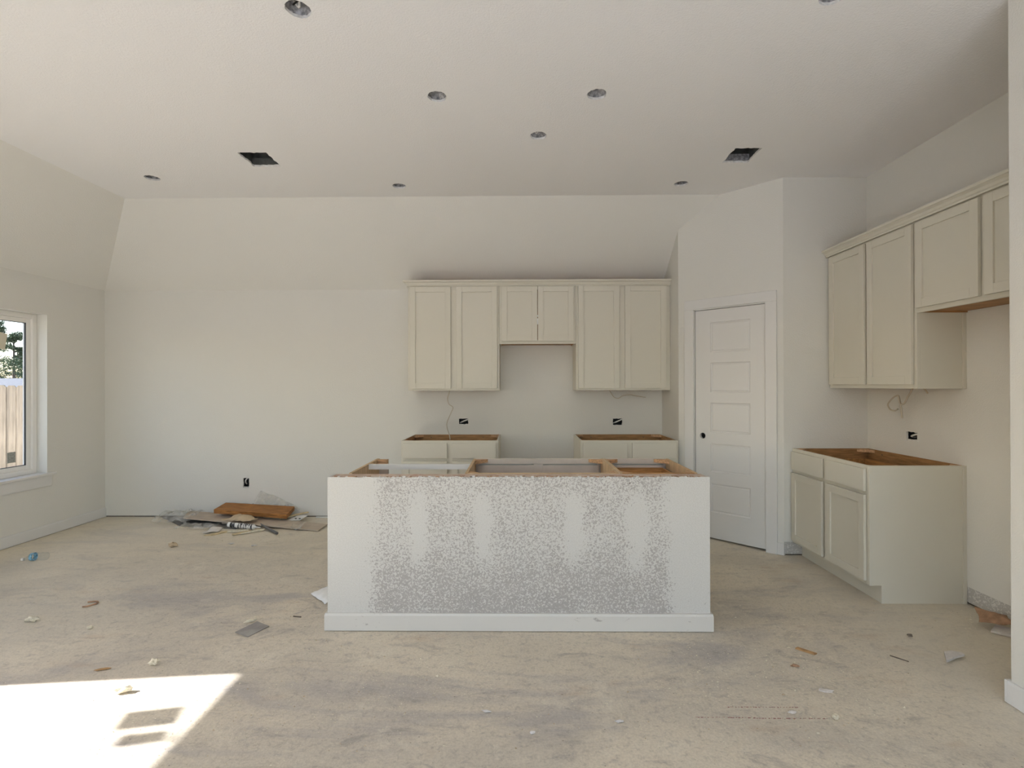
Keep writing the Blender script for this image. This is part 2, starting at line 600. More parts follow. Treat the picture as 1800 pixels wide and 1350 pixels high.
def jag_rect(u0, u1, v0, v1, jag, n=7):
    p = []
    for a, b in (((u0, v0), (u1, v0)), ((u1, v0), (u1, v1)), ((u1, v1), (u0, v1)), ((u0, v1), (u0, v0))):
        for k in range(n):
            t = k / n
            p.append((a[0] + (b[0] - a[0]) * t + (R.uniform(-jag, jag) if k else 0), a[1] + (b[1] - a[1]) * t + (R.uniform(-jag, jag) if k else 0)))
    return p


# ------------------------------------------------------------------ the shell
mb = MB()
mb.box(XL - 0.12, XR + 0.12, YREAR - 0.12, D + 0.12, -0.15, 0.0)
struct(mb.build('floor', FLOORM), 'bare dusty concrete slab with smears and crumbs')

# flat ceiling with cut-outs for lamps and vents
CANS = [(-0.984, 2.288, 'jagged lamp cut-out in the ceiling nearest the camera, upper left'),
        (1.375, 2.245, 'lamp cut-out in the ceiling at the top right edge of the photo'),
        (-0.470, 2.994, 'lamp cut-out above the left half of the island'),
        (0.462, 2.985, 'lamp cut-out above the right half of the island'),
        (0.142, 3.474, 'lamp cut-out in the middle of the ceiling, between the two vents'),
        (-2.968, 4.127, 'lamp cut-out farthest left, near the sloped left ceiling'),
        (-1.003, 4.331, 'lamp cut-out above the left end of the wall cabinets'),
        (1.374, 4.325, 'lamp cut-out above the right end of the wall cabinets')]
VENTS = [(-2.03, -1.822, 3.69, 3.925), (1.557, 1.748, 3.683, 3.922)]
CR = 0.056
holes = [circle(x, y, CR, 30, 0.0025) for x, y, _ in CANS] + [jag_rect(a, b, c, d, 0.006, 9) for a, b, c, d in VENTS]
mb = MB()
outl = [(XL + RX - 0.06, YREAR), (XR + 0.1, YREAR), (XR + 0.1, D - RY + 0.06), (XL + RX - 0.06, D - RY + 0.06)]
mb.poly_slab(outl, holes, lambda u, v, d: (u, v, ZC + d), 0.0, 0.014, 0, 1)
ceiling = struct(mb.build('ceiling', [CEIL, GYP]), 'flat part of the ceiling, textured off-white, with cut-outs')
mb = MB()
mb.slab([(XL, D, ZK), (XL + RX, D - RY, ZC), (XR + 0.1, D - RY, ZC), (XR + 0.1, D, ZK)], -0.02)
mb.build('slope_back', SLOPE, ceiling)
mb = MB()
mb.slab([(XL, YREAR, ZK), (XL + RX, YREAR, ZC), (XL + RX, D - RY, ZC), (XL, D, ZK)], -0.02)
mb.build('slope_left', SLOPE, ceiling)

# back wall with three outlet cut-outs, a small gap at the floor
OUT_B = [(-2.929, -2.866, 0.325, 0.415, True), (-0.627, -0.531, 0.985, 1.041, False), (0.999, 1.096, 0.975, 1.040, False)]
mb = MB()
mb.poly_slab(rect(XL - 0.1, XR + 0.1, 0.014, ZK + 0.02), [jag_rect(a, b, c, d, 0.003, 5) for a, b, c, d, _ in OUT_B],
             lambda u, v, d: (u, D + d, v), 0.0, 0.0127, 0, 1)
wb = struct(mb.build('wall_back', [WALL, GYP]))
MB().box(XL - 0.1, XR + 0.1, D + 0.014, D + 0.09, 0.0, 0.014).build('sill_plate', GAPM, wb)

# left wall with two windows
W1 = (3.84, 4.755, 0.585, 2.067)
W2 = (0.80, 2.24, 0.585, 2.067)
mb = MB()
mb.poly_slab(rect(YREAR - 0.1, D + 0.1, 0.0, ZK + 0.02), [rect(*W1), rect(*W2)], lambda u, v, d: (XL - d, u, v), 0.0, 0.16, 0, 0)
struct(mb.build('wall_left', WALL))

# right wall (kitchen part) with one outlet cut-out and the bare strip at its foot
OUT_R = (3.690, 3.793, 0.997, 1.049)
mb = MB()
mb.poly_slab(rect(YN - 0.12, D + 0.1, 0.112, ZC + 0.01), [jag_rect(*OUT_R, 0.003, 5)], lambda u, v, d: (XR + d, u, v), 0.0, 0.0127, 0, 1)
wr = struct(mb.build('wall_right', [WALL, GYP]))
MB().box(XR + 0.003, XR + 0.015, YN - 0.12, D, 0.014, 0.112).build('unpainted_strip', STRIPM, wr)
MB().box(XR + 0.016, XR + 0.10, YN - 0.12, D, 0.0, 0.112).build('sill_plate', GAPM, wr)

# partition at the right edge of the photo
mb = MB()
mb.poly_slab([(XN, YREAR), (XN + 0.12, YREAR), (XN + 0.12, YN - 0.11), (XR + 0.1, YN - 0.11), (XR + 0.1, YN), (XN, YN)], [], lambda u, v, d: (u, v, d), 0.0, ZC)
struct(mb.build('wall_partition', WALL, bevel=0.006))
mb = MB()
BBP = [(0, 0), (0.014, 0), (0.014, 0.084), (0.011, 0.097), (0, 0.097)]
mb.sweep([(XN, YREAR + 0.01), (XN, YN)], [(-a, b) for a, b in BBP], 0.003)
mb.box(XN - 0.014, XN + 0.5, YN + 0.0005, YN + 0.013, 0.003, 0.1)
struct(mb.build('baseboard_partition', TRIM))
mb = MB()
mb.sweep([(XL, YREAR), (XL, D)], [(a, b) for a, b in BBP], 0.006)
struct(mb.build('baseboard_left', TRIM), 'painted baseboard along the window wall')

# rear wall behind the camera: sliding glass doors and a pair of windows
R_OPEN = [(-2.6, 1.9, 0.05, 2.36)]
mb = MB()
mb.poly_slab(rect(XL - 0.1, XN + 0.12, 0.0, ZC + 0.05), [rect(*r) for r in R_OPEN], lambda u, v, d: (u, YREAR - d, v), 0.0, 0.16)
struct(mb.build('wall_rear', WALL))

# pantry: stub wall, door wall at 45 degrees, side wall
SLP = (ZC - ZK) / RY
mb = MB()
mb.poly_slab([(SY, 0.0), (D, 0.0), (D, ZK), (SY, ZK + (D - SY) * SLP)], [], lambda u, v, d: (SX + d, u, v), 0.0, 0.10)
struct(mb.build('wall_stub', WALL))
DWL = math.hypot(PX - SX, PY - SY)
dw = bpy.data.objects.new('door_1', None)
C.objects.link(dw)
dw.location = (SX, SY, 0)
dw.rotation_euler = (0, 0, -math.pi / 4)
struct(dw, 'white five-panel pantry door with a knob hole, set in the angled corner wall')
us = (SY - (D - RY)) * math.sqrt(2)
J0, J1, JT = 0.155, 0.783, 2.085
mb = MB()
mb.poly_slab([(0, 0), (J0, 0), (J0, JT), (J1, JT), (J1, 0), (DWL, 0), (DWL, ZC), (us, ZC), (0, ZK + (D - SY) * SLP)], [],
             lambda u, v, d: (u, d, v), 0.0, 0.10)
wd = mb.build('wall_pantry', WALL)
wd.location, wd.rotation_euler = dw.location.copy(), dw.rotation_euler.copy()
struct(wd)
mb = MB()
mb.poly_slab(rect(PX - 0.0, XR + 0.1, 0.112, ZC), [], lambda u, v, d: (u, PY + d, v), 0.0, 0.10)
ws = struct(mb.build('wall_side', WALL))
MB().box(PX + 0.002, XR, PY + 0.003, PY + 0.015, 0.014, 0.112).build('unpainted_strip', STRIPM, ws)
MB().box(PX + 0.012, XR, PY + 0.016, PY + 0.10, 0.0, 0.112).build('sill_plate', GAPM, ws)

# door slab, panels, casing
SL0, SL1, SZ0, SZ1 = 0.162, 0.776, 0.016, 2.072
PU0, PU1 = 0.9195 - 0.617, 0.9195 - 0.268
PZ = [(1.687, 1.958), (1.327, 1.594), (0.967, 1.233), (0.609, 0.866), (0.248, 0.507)]
mb = MB()
mb.poly_slab(rect(SL0, SL1, SZ0, SZ1), [rect(PU0, PU1, a, b) for a, b in PZ] + [circle(0.2275, 0.930, 0.027, 28)],
             lambda u, v, d: (u, d, v), 0.012, 0.047, 0)
mb.build('door_slab', TRIM, dw)
for a, b in PZ:
    mb = MB()
    rings = [((PU0, PU1, a, b), 0.012), ((PU0 + 0.004, PU1 - 0.004, a + 0.004, b - 0.004), 0.017), ((PU0 + 0.013, PU1 - 0.013, a + 0.013, b - 0.013), 0.020),
             ((PU0 + 0.020, PU1 - 0.020, a + 0.020, b - 0.020), 0.0165)]
    v = []
    for (u0, u1, z0, z1), d in rings:
        v += [(u0, d, z0), (u1, d, z0), (u1, d, z1), (u0, d, z1)]
    f = []
    for k in range(len(rings) - 1):
        for i in range(4):
            j = (i + 1) % 4
            f.append((k * 4 + i, k * 4 + j, k * 4 + 4 + j, k * 4 + 4 + i))
    f.append(tuple(range(len(v) - 4, len(v))))
    v += [(PU0, 0.040, a), (PU1, 0.040, a), (PU1, 0.040, b), (PU0, 0.040, b)]
    L = len(v) - 4
    f += [(L + 3, L + 2, L + 1, L)] + [(i, L + i, L + (i + 1) % 4, (i + 1) % 4) for i in range(4)]
    mb.add(v, f).build('panel', TRIM, dw)
mb = MB()
CP = 0.018
mb.box(0.0665, J0, -CP, 0, 0, JT).box(J1, 0.872, -CP, 0, 0, JT).box(0.0665, 0.872, -CP, 0, JT, 2.172)
mb.build('casing', TRIM, dw, bevel=0.003)
mb = MB()
mb.box(J0, SL0 - 0.004, 0, 0.10, 0, JT).box(SL1 + 0.004, J1, 0, 0.10, 0, JT).box(J0, J1, 0, 0.10, SZ1 + 0.004, JT)
mb.build('jamb', TRIM, dw)
for z in (0.30, 1.07, 1.84):
    MB().tube([(SL1 + 0.002, 0.007, z - 0.045), (SL1 + 0.002, 0.007, z + 0.045)], 0.006, 8).build('hinge', HINGE, dw)
mb = MB().box(0.872, DWL + 0.002, -0.013, 0, 0.004, 0.10).box(0.0, 0.0665, -0.013, 0, 0.004, 0.10)
o = mb.build('trim_1', TRIM)
o.location, o.rotation_euler = dw.location.copy(), dw.rotation_euler.copy()
struct(o, 'short baseboard offcuts beside the pantry door casing')


# ------------------------------------------------------------------ windows
def window(name, w, label, gm):
    y0, y1, z0, z1 = w
    e = bpy.data.objects.new(name, None)
    C.objects.link(e)
    e.location = (XL, (y0 + y1) / 2, z0)
    struct(e, label)
    O = e.location

    def part(nm, mb2, mt, bv=0.0, par=None):
        mb2.v = [tuple(Vector(p) - O) for p in mb2.v]
        return mb2.build(nm, mt, par or e, bevel=bv)
    xa = XL - 0.095
    def ring(a0, a1, b0, b1, t, x0, x1):
        m2 = MB()
        m2.box(x0, x1, a0, a0 + t, b0, b1).box(x0, x1, a1 - t, a1, b0, b1).box(x0, x1, a0 + t, a1 - t, b0, b0 + t).box(x0, x1, a0 + t, a1 - t, b1 - t, b1)
        return m2
    fr = part('window_frame', ring(y0 + 0.001, y1 - 0.001, z0 + 0.001, z1 - 0.001, 0.045, xa - 0.06, xa), VINYL, 0.004)
    sa = part('window_sash', ring(y0 + 0.046, y1 - 0.046, z0 + 0.046, z1 - 0.046, 0.040, xa - 0.055, xa - 0.018), VINYL, 0.004)
    part('gasket', ring(y0 + 0.086, y1 - 0.086, z0 + 0.086, z1 - 0.086, 0.005, xa - 0.036, xa - 0.022), GASK)
    part('pane', MB().box(xa - 0.032, xa - 0.026, y0 + 0.088, y1 - 0.088, z0 + 0.088, z1 - 0.088), gm)
    part('window_sill', MB().poly_slab([(xa, y0 + 0.001), (XL, y0 + 0.001), (XL, y0 - 0.07), (XL + 0.032, y0 - 0.07), (XL + 0.032, y1 + 0.07), (XL, y1 + 0.07), (XL, y1 - 0.001), (xa, y1 - 0.001)], [], lambda u, v, d: (u, v, z0 + 0.001 - d), 0.0, 0.021), TRIM, 0.003)
    part('apron', MB().box(XL, XL + 0.015, y0 - 0.035, y1 + 0.035, z0 - 0.122, z0 - 0.0205), TRIM, 0.002)
    return e, xa - 0.025


win1, XG = window('window_1', W1, 'white vinyl window in the left wall with a view of the fence', GLASS1)
win2, _ = window('window_2', W2, 'wide white window in the left wall beyond the frame, letting in the sun', GLASS)


def glass_label(name, corners, th, mt, label, parent_o):
    mb2 = MB()
    q = [(XG + 0.0015, a, b) for a, b in corners]
    mb2.slab(q, 0.0012)
    o2 = mb2.build(name, mt, origin=(XG, sum(a for a, b in corners) / 4, min(b for a, b in corners)))
    return tag(o2, label, 'label')


def turned(cy, cz, w, h, a):
    out = []
    for u, v in ((-w / 2, -h / 2), (w / 2, -h / 2), (w / 2, h / 2), (-w / 2, h / 2)):
        # u runs towards -y, tilted up
        out.append((cy - u * math.cos(a) + v * math.sin(a), cz + u * math.sin(a) + v * math.cos(a)))
    return out


glass_label('window_label', turned(1.843, 1.850, 0.138, 0.162, 0.17), .001, LABEL, 'larger paper label on the sunlit window outside the frame', win2)
glass_label('window_label', turned(1.712, 1.885, 0.088, 0.130, 0.17), .001, LABEL, 'smaller paper label on the sunlit window outside the frame', win2)
glass_label('window_label', turned(4.425, 1.800, 0.125, 0.145, 0.17), .001, LABEL, 'cream paper label high on the pane, cut by the left photo edge', win1)
glass_label('window_label', turned(4.533, 0.760, 0.075, 0.095, 0.0), .001, LABELG, 'small grey square sticker low on the window pane', win1)

# rear glazing (behind the camera)
for k, (a, b, c, d) in enumerate(R_OPEN):
    e = bpy.data.objects.new('window_%d' % (k + 3), None)
    C.objects.link(e)
    e.location = (0, YREAR, 0)
    struct(e)
    n = 3 if k == 0 else 2
    for i in range(n):
        u0, u1 = a + (b - a) * i / n, a + (b - a) * (i + 1) / n
        t = 0.055
        m2 = MB()
        m2.box(u0, u0 + t, -0.12, -0.07, c, d).box(u1 - t, u1, -0.12, -0.07, c, d).box(u0 + t, u1 - t, -0.12, -0.07, c, c + t).box(u0 + t, u1 - t, -0.12, -0.07, d - t, d)
        m2.build('sash', VINYL, e)
        MB().box(u0 + t, u1 - t, -0.098, -0.092, c + t, d - t).build('pane', GLASS, e)
    portal(((a + b) / 2, YREAR - 0.14, (c + d) / 2), (math.pi / 2, 0, 0), b - a, d - c)
for w in (W1, W2):
    portal((XL - 0.155, (w[0] + w[1]) / 2, (w[2] + w[3]) / 2), (0, -math.pi / 2, 0), w[3] - w[2], w[1] - w[0])


# ------------------------------------------------------------------ cabinets
def cab_door(parent, x0, x1, z0, z1, yf, st=0.054, th=0.019):
    m2 = MB()
    a, b = yf - th - 0.003, yf - 0.004
    m2.box(x0, x0 + st, a, b, z0, z1).box(x1 - st, x1, a, b, z0, z1)
    m2.box(x0 + st, x1 - st, a, b, z0, z0 + st).box(x0 + st, x1 - st, a, b, z1 - st, z1)
    d = m2.build('door', CAB, parent, bevel=0.0016)
    MB().box(x0 + st - 0.004, x1 - st + 0.004, a + 0.0105, b - 0.002, z0 + st - 0.004, z1 - st + 0.004).build('panel', CAB, d)
    return d


def upper_cab(name, label, w, h, loc, rz, mid=0.057, side=0.021, bot=0.020, topr=0.030, dep=0.305, group=None):
    e = thing(name, label, 'cabinet', loc, rz, group)
    t = 0.016
    MB().box(0, t, -dep + 0.019, 0, 0, h, 0, {'+x': 1, '-z': 0}).build('side_panel', [CAB, PLY], e)
    MB().box(w - t, w, -dep + 0.019, 0, 0, h, 0, {'-x': 1}).build('side_panel', [CAB, PLY], e)
    MB().box(t, w - t, -dep + 0.019, 0, 0.010, 0.024).build('bottom_panel', PLY, e)
    MB().box(t, w - t, -dep + 0.019, 0, h - 0.03, h - 0.016).build('top_panel', PLY, e)
    MB().box(t, w - t, -0.012, 0, 0.024, h - 0.03).build('back_panel', PLY, e)
    m2 = MB()
    y0, y1 = -dep, -dep + 0.019
    m2.box(0, 0.038, y0, y1, 0, h).box(w - 0.038, w, y0, y1, 0, h).box(0.038, w - 0.038, y0, y1, 0, 0.04).box(0.038, w - 0.038, y0, y1, h - 0.06, h)
    if mid > 0.02:
        m2.box(w / 2 - 0.04, w / 2 + 0.04, y0 + 0.0005, y1, 0.04, h - 0.06)
    m2.build('face_frame', CAB, e, bevel=0.001)
    dwid = (w - 2 * side - mid) / 2
    cab_door(e, side, side + dwid, bot, h - topr, y0)
    cab_door(e, w - side - dwid, w - side, bot, h - topr, y0)
    return e


def corner_block(e, x, y, z, sx, sy):
    """small triangular brace in a top corner; sx, sy point into the cabinet"""
    L, t = 0.085, 0.022
    v = [(x, y, z - t), (x + sx * L, y, z - t), (x, y + sy * L, z - t), (x, y, z), (x + sx * L, y, z), (x, y + sy * L, z)]
    return MB().add(v, [(0, 1, 2), (3, 4, 5), (0, 1, 4, 3), (1, 2, 5, 4), (2, 0, 3, 5)]).build('corner_block', BLOCK, e)


def base_cab(name, label, w, loc, rz, drawers=2, dep=0.61, h=0.876, box_z=None, in_m=PLY, rail_in=None, side_in=None, screws=True, group=None):
    e = thing(name, label, 'cabinet', loc, rz, group)
    t, tk, th = 0.016, 0.076, 0.114
    prof = [(-dep + 0.019, th), (-dep + tk, th), (-dep + tk, 0.0), (0, 0.0), (0, h), (-dep + 0.019, h)]
    for x0, x1, k in ((0, t, 0), (w - t, w, 1)):
        m2 = MB()
        m2.poly_slab(prof, [], lambda u, v, d, x0=x0, x1=x1: (x0 + d, u, v), 0.0, x1 - x0, 0 if k == 0 else 1, None, 2, 1 if k == 0 else 0)
        m2.build('side_panel', [CAB, side_in or in_m, TAN if in_m is not PLY else CAB], e)
    MB().box(t, w - t, -0.012, -0.002, th, h - 0.001).build('back_panel', in_m, e)
    MB().box(t, w - t, -dep + 0.02, -0.013, th, th + 0.016).build('bottom_panel', in_m, e)
    MB().box(t, w - t, -dep + tk, -dep + tk + 0.012, 0.002, th).build('toe_kick', CAB, e)
    y0, y1 = -dep, -dep + 0.019
    m2 = MB()
    fi = {'+y': 1}
    m2.box(0, 0.038, y0, y1, th, h, 0, fi).box(w - 0.038, w, y0, y1, th, h, 0, fi)
    m2.box(0.038, w - 0.038, y0, y1, th, th + 0.03, 0, fi).box(0.038, w - 0.038, y0, y1, h - 0.038, h, 0, fi).box(0.038, w - 0.038, y0, y1, 0.665, 0.72, 0, fi)
    if drawers == 2:
        m2.box(w / 2 - 0.034, w / 2 + 0.034, y0 + 0.0005, y1, th + 0.03, h - 0.038, 0, fi)
    m2.build('face_frame', [CAB, rail_in or PRIME], e, bevel=0.001)
    cols = [(0.021, w / 2 - 0.024), (w / 2 + 0.024, w - 0.021)] if drawers == 2 else [(0.021, w - 0.021)]
    for a, b in cols:
        MB().box(a, b, y0 - 0.022, y0 - 0.004, 0.711, h - 0.022, 0).build('drawer_front', CAB, e, bevel=0.002)
        cab_door(e, a, b, 0.138, 0.686, y0)
        MB().box(a + 0.01, b - 0.01, y1 + 0.001, y1 + 0.012, 0.715, 0.83).build('drawer_back', PRIME, e)
    for x, sx in ((t, 1), (w - t, -1)):
        for y, sy in ((y1 + 0.0005, 1), (-0.013, -1)):
            corner_block(e, x, y, h - 0.004, sx, sy)
    if box_z is not None:
        for a, b in cols:
            m2 = MB()
            a2, b2, c2, d2 = a + 0.02, b - 0.02, y1 + 0.013, -0.05
            q = 0.013
            m2.box(a2, b2, c2, d2, 0.70, 0.708).box(a2, a2 + q, c2, d2, 0.708, box_z).box(b2 - q, b2, c2, d2, 0.708, box_z)
            m2.box(a2 + q, b2 - q, c2, c2 + q, 0.708, box_z).box(a2 + q, b2 - q, d2 - q, d2, 0.708, box_z)
            m2.build('drawer_box', PLYX, e)
    if screws:
        for x in (w * 0.2, w * 0.8):
            MB().tube([(x, -0.012, h - 0.03), (x, -0.016, h - 0.03)], 0.005, 8).build('screw', GAPM, e)
    return e


# back wall run
xU, zb, hU = -1.0997, 1.3425, 1.068
BW = D - 0.001
upper_cab('wall_cabinet', 'tall cream two-door wall cabinet at the left end, with a cable hanging below', 0.913, hU, (xU, BW, zb), 0)
hood = upper_cab('range_hood_cabinet', 'short cream two-door cabinet over the open stove gap', 0.761, hU - 0.4645, (xU + 0.9145, BW, zb + 0.4645), 0, mid=0.006, side=0.022, bot=0.027)
upper_cab('wall_cabinet', 'tall cream two-door wall cabinet beside the angled pantry wall', 0.913, hU, (xU + 1.677, BW, zb), 0)
for z0, z1 in ((0.192, 0.252), (0.268, 0.284)):
    MB().box(0.3755, 0.3855, -0.3290, -0.3272, z0, z1).build('paper_tab', WHITEP, hood)
CROWN = [(0, 0), (0.007, 0), (0.007, 0.010), (0.014, 0.016), (0.020, 0.030), (0.034, 0.040), (0.040, 0.042), (0.040, 0.056), (0, 0.056)]
mb = MB()
mb.sweep([(xU - 0.0005, -0.04), (xU - 0.0005, -0.3265), (SX - 0.004, -0.3265)], CROWN, 0)
o = mb.build('crown_moulding', CAB, origin=(0, 0, 0))
o.location = (0, BW, zb + hU - 0.028)
tag(o, 'cream crown moulding along the top of the back wall cabinets', 'moulding')
MB().box(xU + 2.59, SX - 0.002, BW - 0.304, BW - 0.285, zb, zb + hU).build('filler_strip', CAB, None, origin=(xU + 2.59, BW - 0.29, zb))
tag(bpy.data.objects['filler_strip'], 'narrow cream filler between right wall cabinet and pantry wall', 'filler')
base_cab('base_cabinet', 'left open-topped cream base cabinet against the back wall', 0.914, (xU - 0.002, BW, 0), 0)
base_cab('base_cabinet', 'right open-topped cream base cabinet against the back wall, next to the pantry', 0.914, (0.583, BW, 0), 0)

# right wall run (fronts face the left)
RW = XR - 0.001
upper_cab('wall_cabinet', 'tall cream two-door wall cabinet on the right wall', 0.913, 1.069, (RW, 4.205, 1.366), -math.pi / 2, mid=0.030, topr=0.018, bot=0.028)
upper_cab('refrigerator_cabinet', 'short cream cabinet over the empty refrigerator space, cut by the partition', 0.95, 0.587, (RW, 3.2915, 1.848), -math.pi / 2, mid=0.034, side=0.012, topr=0.018, bot=0.028)
mb = MB()
mb.sweep([(0, -0.3265), (1.90, -0.3265)], CROWN, 0)
o = mb.build('crown_moulding', CAB)
o.location = (RW, 4.2095, 1.366 + 1.069 - 0.010)
o.rotation_euler = (0, 0, -math.pi / 2)
tag(o, 'cream crown moulding along the top of the right wall cabinets', 'moulding')
mb = MB().box(0.9135, 0.9205, -0.022, 0, 0, 0.480)
o = mb.build('scribe_moulding', CAB)
o.location, o.rotation_euler = (RW, 4.205, 1.366), (0, 0, -math.pi / 2)
tag(o, 'thin cream scribe strip where the right wall cabinet meets the wall', 'moulding')
rb = base_cab('base_cabinet', 'open-topped cream base cabinet on the right wall with its side facing the room', 0.914, (RW, 4.208, 0), -math.pi / 2, box_z=0.80)
MB().box(0.9145, 0.920, -0.022, 0, 0, 0.876).build('scribe_strip', CAB, rb)
MB().box(0.9145, 0.9175, -0.609, -0.585, 0.114, 0.876).build('corner_bead', CAB, rb)

# ------------------------------------------------------------------ island
YI, HI = 2.9184, 0.8738
XI0, XI1 = -1.0904, 1.0833
hw = thing('half_wall', 'waist-high island half wall of grey drywall speckled with white spray', 'half wall', (0, YI, 0))
n = 110
top = [(XI0 + (XI1 - XI0) * (1 - k / n), HI + (R.uniform(-0.004, 0.002) if 3 < k < n - 3 else -0.001)) for k in range(n + 1)]
mb = MB()
mb.poly_slab([(XI0, 0.0), (XI1, 0.0)] + top, [circle(0.632, 0.838, 0.0035, 10)], lambda u, v, d: (u, d, v), 0.0, 0.0127, 0, 1, 0)
mb.build('front_drywall', [SPECK, DARK], hw)
for x0, x1 in ((XI0, XI0 + 0.0127), (XI1 - 0.0127, XI1)):
    MB().box(x0, x1, 0.0128, 0.115, 0, HI - 0.002).build('end_drywall', SPECK, hw)
MB().box(XI0 + 0.013, XI1 - 0.013, 0.013, 0.115, 0, HI - 0.040).build('stud_core', TAN, hw)
MB().box(XI0 + 0.013, XI1 - 0.013, 0.0135, 0.115, HI - 0.039, HI - 0.003).build('top_plate', PLATE, hw)
# torn paper along the top front edge
mb = MB()
for k in range(120):
    x = R.uniform(XI0 + 0.03, XI1 - 0.05)
    w = R.uniform(0.004, 0.020)
    z = HI + R.uniform(-0.005, 0.001)
    mb.box(x, x + w, 0.0005, 0.0128 + R.uniform(0, 0.006), z, z + R.uniform(0.002, 0.005), R.choice((0, 0, 1)))
o = mb.build('torn_paper_edge', [BRNC, GYP], hw)
o['kind'] = 'stuff'
mb = MB()
mb.sweep([(XI0 - 0.0005, 0.115), (XI0 - 0.0005, -0.0005), (XI1 + 0.0005, -0.0005), (XI1 + 0.0005, 0.115)], BBP, 0.004)
mb.build('baseboard', SCUFF, hw)

CB = YI + 0.117
sink = base_cab('sink_base_cabinet', 'middle island sink cabinet without a top, wooden corner blocks showing', 0.912, (0.596, CB, 0), math.pi, in_m=TAN)
base_cab('drawer_base_cabinet', 'narrow island cabinet on the right with an open brown drawer box', 0.456, (1.054, CB, 0), math.pi, drawers=1, box_z=0.815, in_m=PLYX, side_in=TAN)
e = thing('dishwasher_end_panel', 'tan island end panel left of the open dishwasher space', 'panel', (-1.0, CB, 0))
MB().box(-0.006, 0.013, 0.0, 0.608, 0, 0.876, 0, {'-x': 1}).build('side_panel', [TAN, CAB], e)
MB().box(0.0135, 0.078, 0.589, 0.608, 0, 0.872, 0, {'+y': 1}).build('front_stile', [PRIME, CAB], e)
MB().box(0.0135, 0.078, 0.545, 0.588, 0.845, 0.874).build('corner_block', BLOCK, e)
mb = MB().box(-0.986, -0.3175, CB + 0.335, CB + 0.354, 0.842, 0.876)
tag(mb.build('support_rail', TRIM, origin=(-0.65, CB + 0.345, 0.842)), 'white support rail spanning the dishwasher gap of the island', 'rail')


# ------------------------------------------------------------------ ceiling rough-ins
for i, (x, y, lab) in enumerate(CANS):
    e = thing('recessed_light_can', lab, 'lamp housing', (x, y, ZC + 0.0145), group='recessed light cut-outs in the ceiling')
    r, h = CR + 0.006, 0.15
    m2 = MB()
    k = 28
    ro = [(r + 0.02, 0.0), (r, 0.001), (r, h)]
    v = []
    for q, z in ro:
        v += [(q * math.cos(2 * math.pi * j / k), q * math.sin(2 * math.pi * j / k), z) for j in range(k)]
    v.append((0, 0, h))
    f = []
    for s in range(2):
        for j in range(k):
            f.append((s * k + j, s * k + (j + 1) % k, (s + 1) * k + (j + 1) % k, (s + 1) * k + j))
    for j in range(k):
        f.append((2 * k + j, 2 * k + (j + 1) % k, 3 * k))
    m2.add(v, f)
    m2.build('can', GALV, e, smooth=True)
    a = R.uniform(0, 6.28)
    pts = smooth_path([(0.05 * math.cos(a), 0.05 * math.sin(a), 0.09), (0.01, 0.02 * math.sin(a), 0.045), (0.03 * math.cos(a + 2), 0.03 * math.sin(a + 2), 0.018),
                       (0.04 * math.cos(a + 3), 0.04 * math.sin(a + 3), 0.06)])
    MB().tube(pts, 0.006, 6).build('cable', WIREW, e, smooth=True)
    pts = smooth_path([(0.045 * math.cos(a + 1), 0.045 * math.sin(a + 1), 0.09), (0.02, -0.01, 0.03), (-0.035 * math.cos(a), 0.03, 0.03)])
    MB().tube(pts, 0.004, 6).build('cable', WIREB, e, smooth=True)
    m2 = MB()
    b0 = R.uniform(0, 3.1)
    c_, s_ = math.cos(b0), math.sin(b0)
    m2.slab([(-0.055 * c_ - 0.012 * s_, -0.055 * s_ + 0.012 * c_, 0.05), (-0.055 * c_ + 0.012 * s_, -0.055 * s_ - 0.012 * c_, 0.05),
             (0.055 * c_ + 0.012 * s_, 0.055 * s_ - 0.012 * c_, 0.05), (0.055 * c_ - 0.012 * s_, 0.055 * s_ + 0.012 * c_, 0.05)], 0.003)
    m2.build('bracket', GALV, e)
for i, (a, b, c, d) in enumerate(VENTS):
    lab = ('left square vent cut-out in the ceiling with ragged edge', 'right square vent cut-out in the ceiling near the pantry')[i]
    e = thing('vent_boot', lab, 'vent', ((a + b) / 2, (c + d) / 2, ZC + 0.0145))
    w, l, h = (b - a) / 2 + 0.012, (d - c) / 2 + 0.012, 0.20
    m2 = MB()
    m2.box(-w - 0.01, -w, -l, l, 0, h).box(w, w + 0.01, -l, l, 0, h).box(-w, w, -l - 0.01, -l, 0, h).box(-w, w, l, l + 0.01, 0, h).box(-w, w, -l, l, h - 0.01, h)
    m2.build('duct_box', DUCT, e)
    MB().box(-w, w, l - 0.018, l - 0.001, 0.0, 0.05).build('framing_strip', GALV if i else DUCT, e)
    MB().tube([(0.0, 0.0, h - 0.012), (0.0, 0.0, h - 0.06)], 0.07, 20).build('duct_collar', DUCT, e)


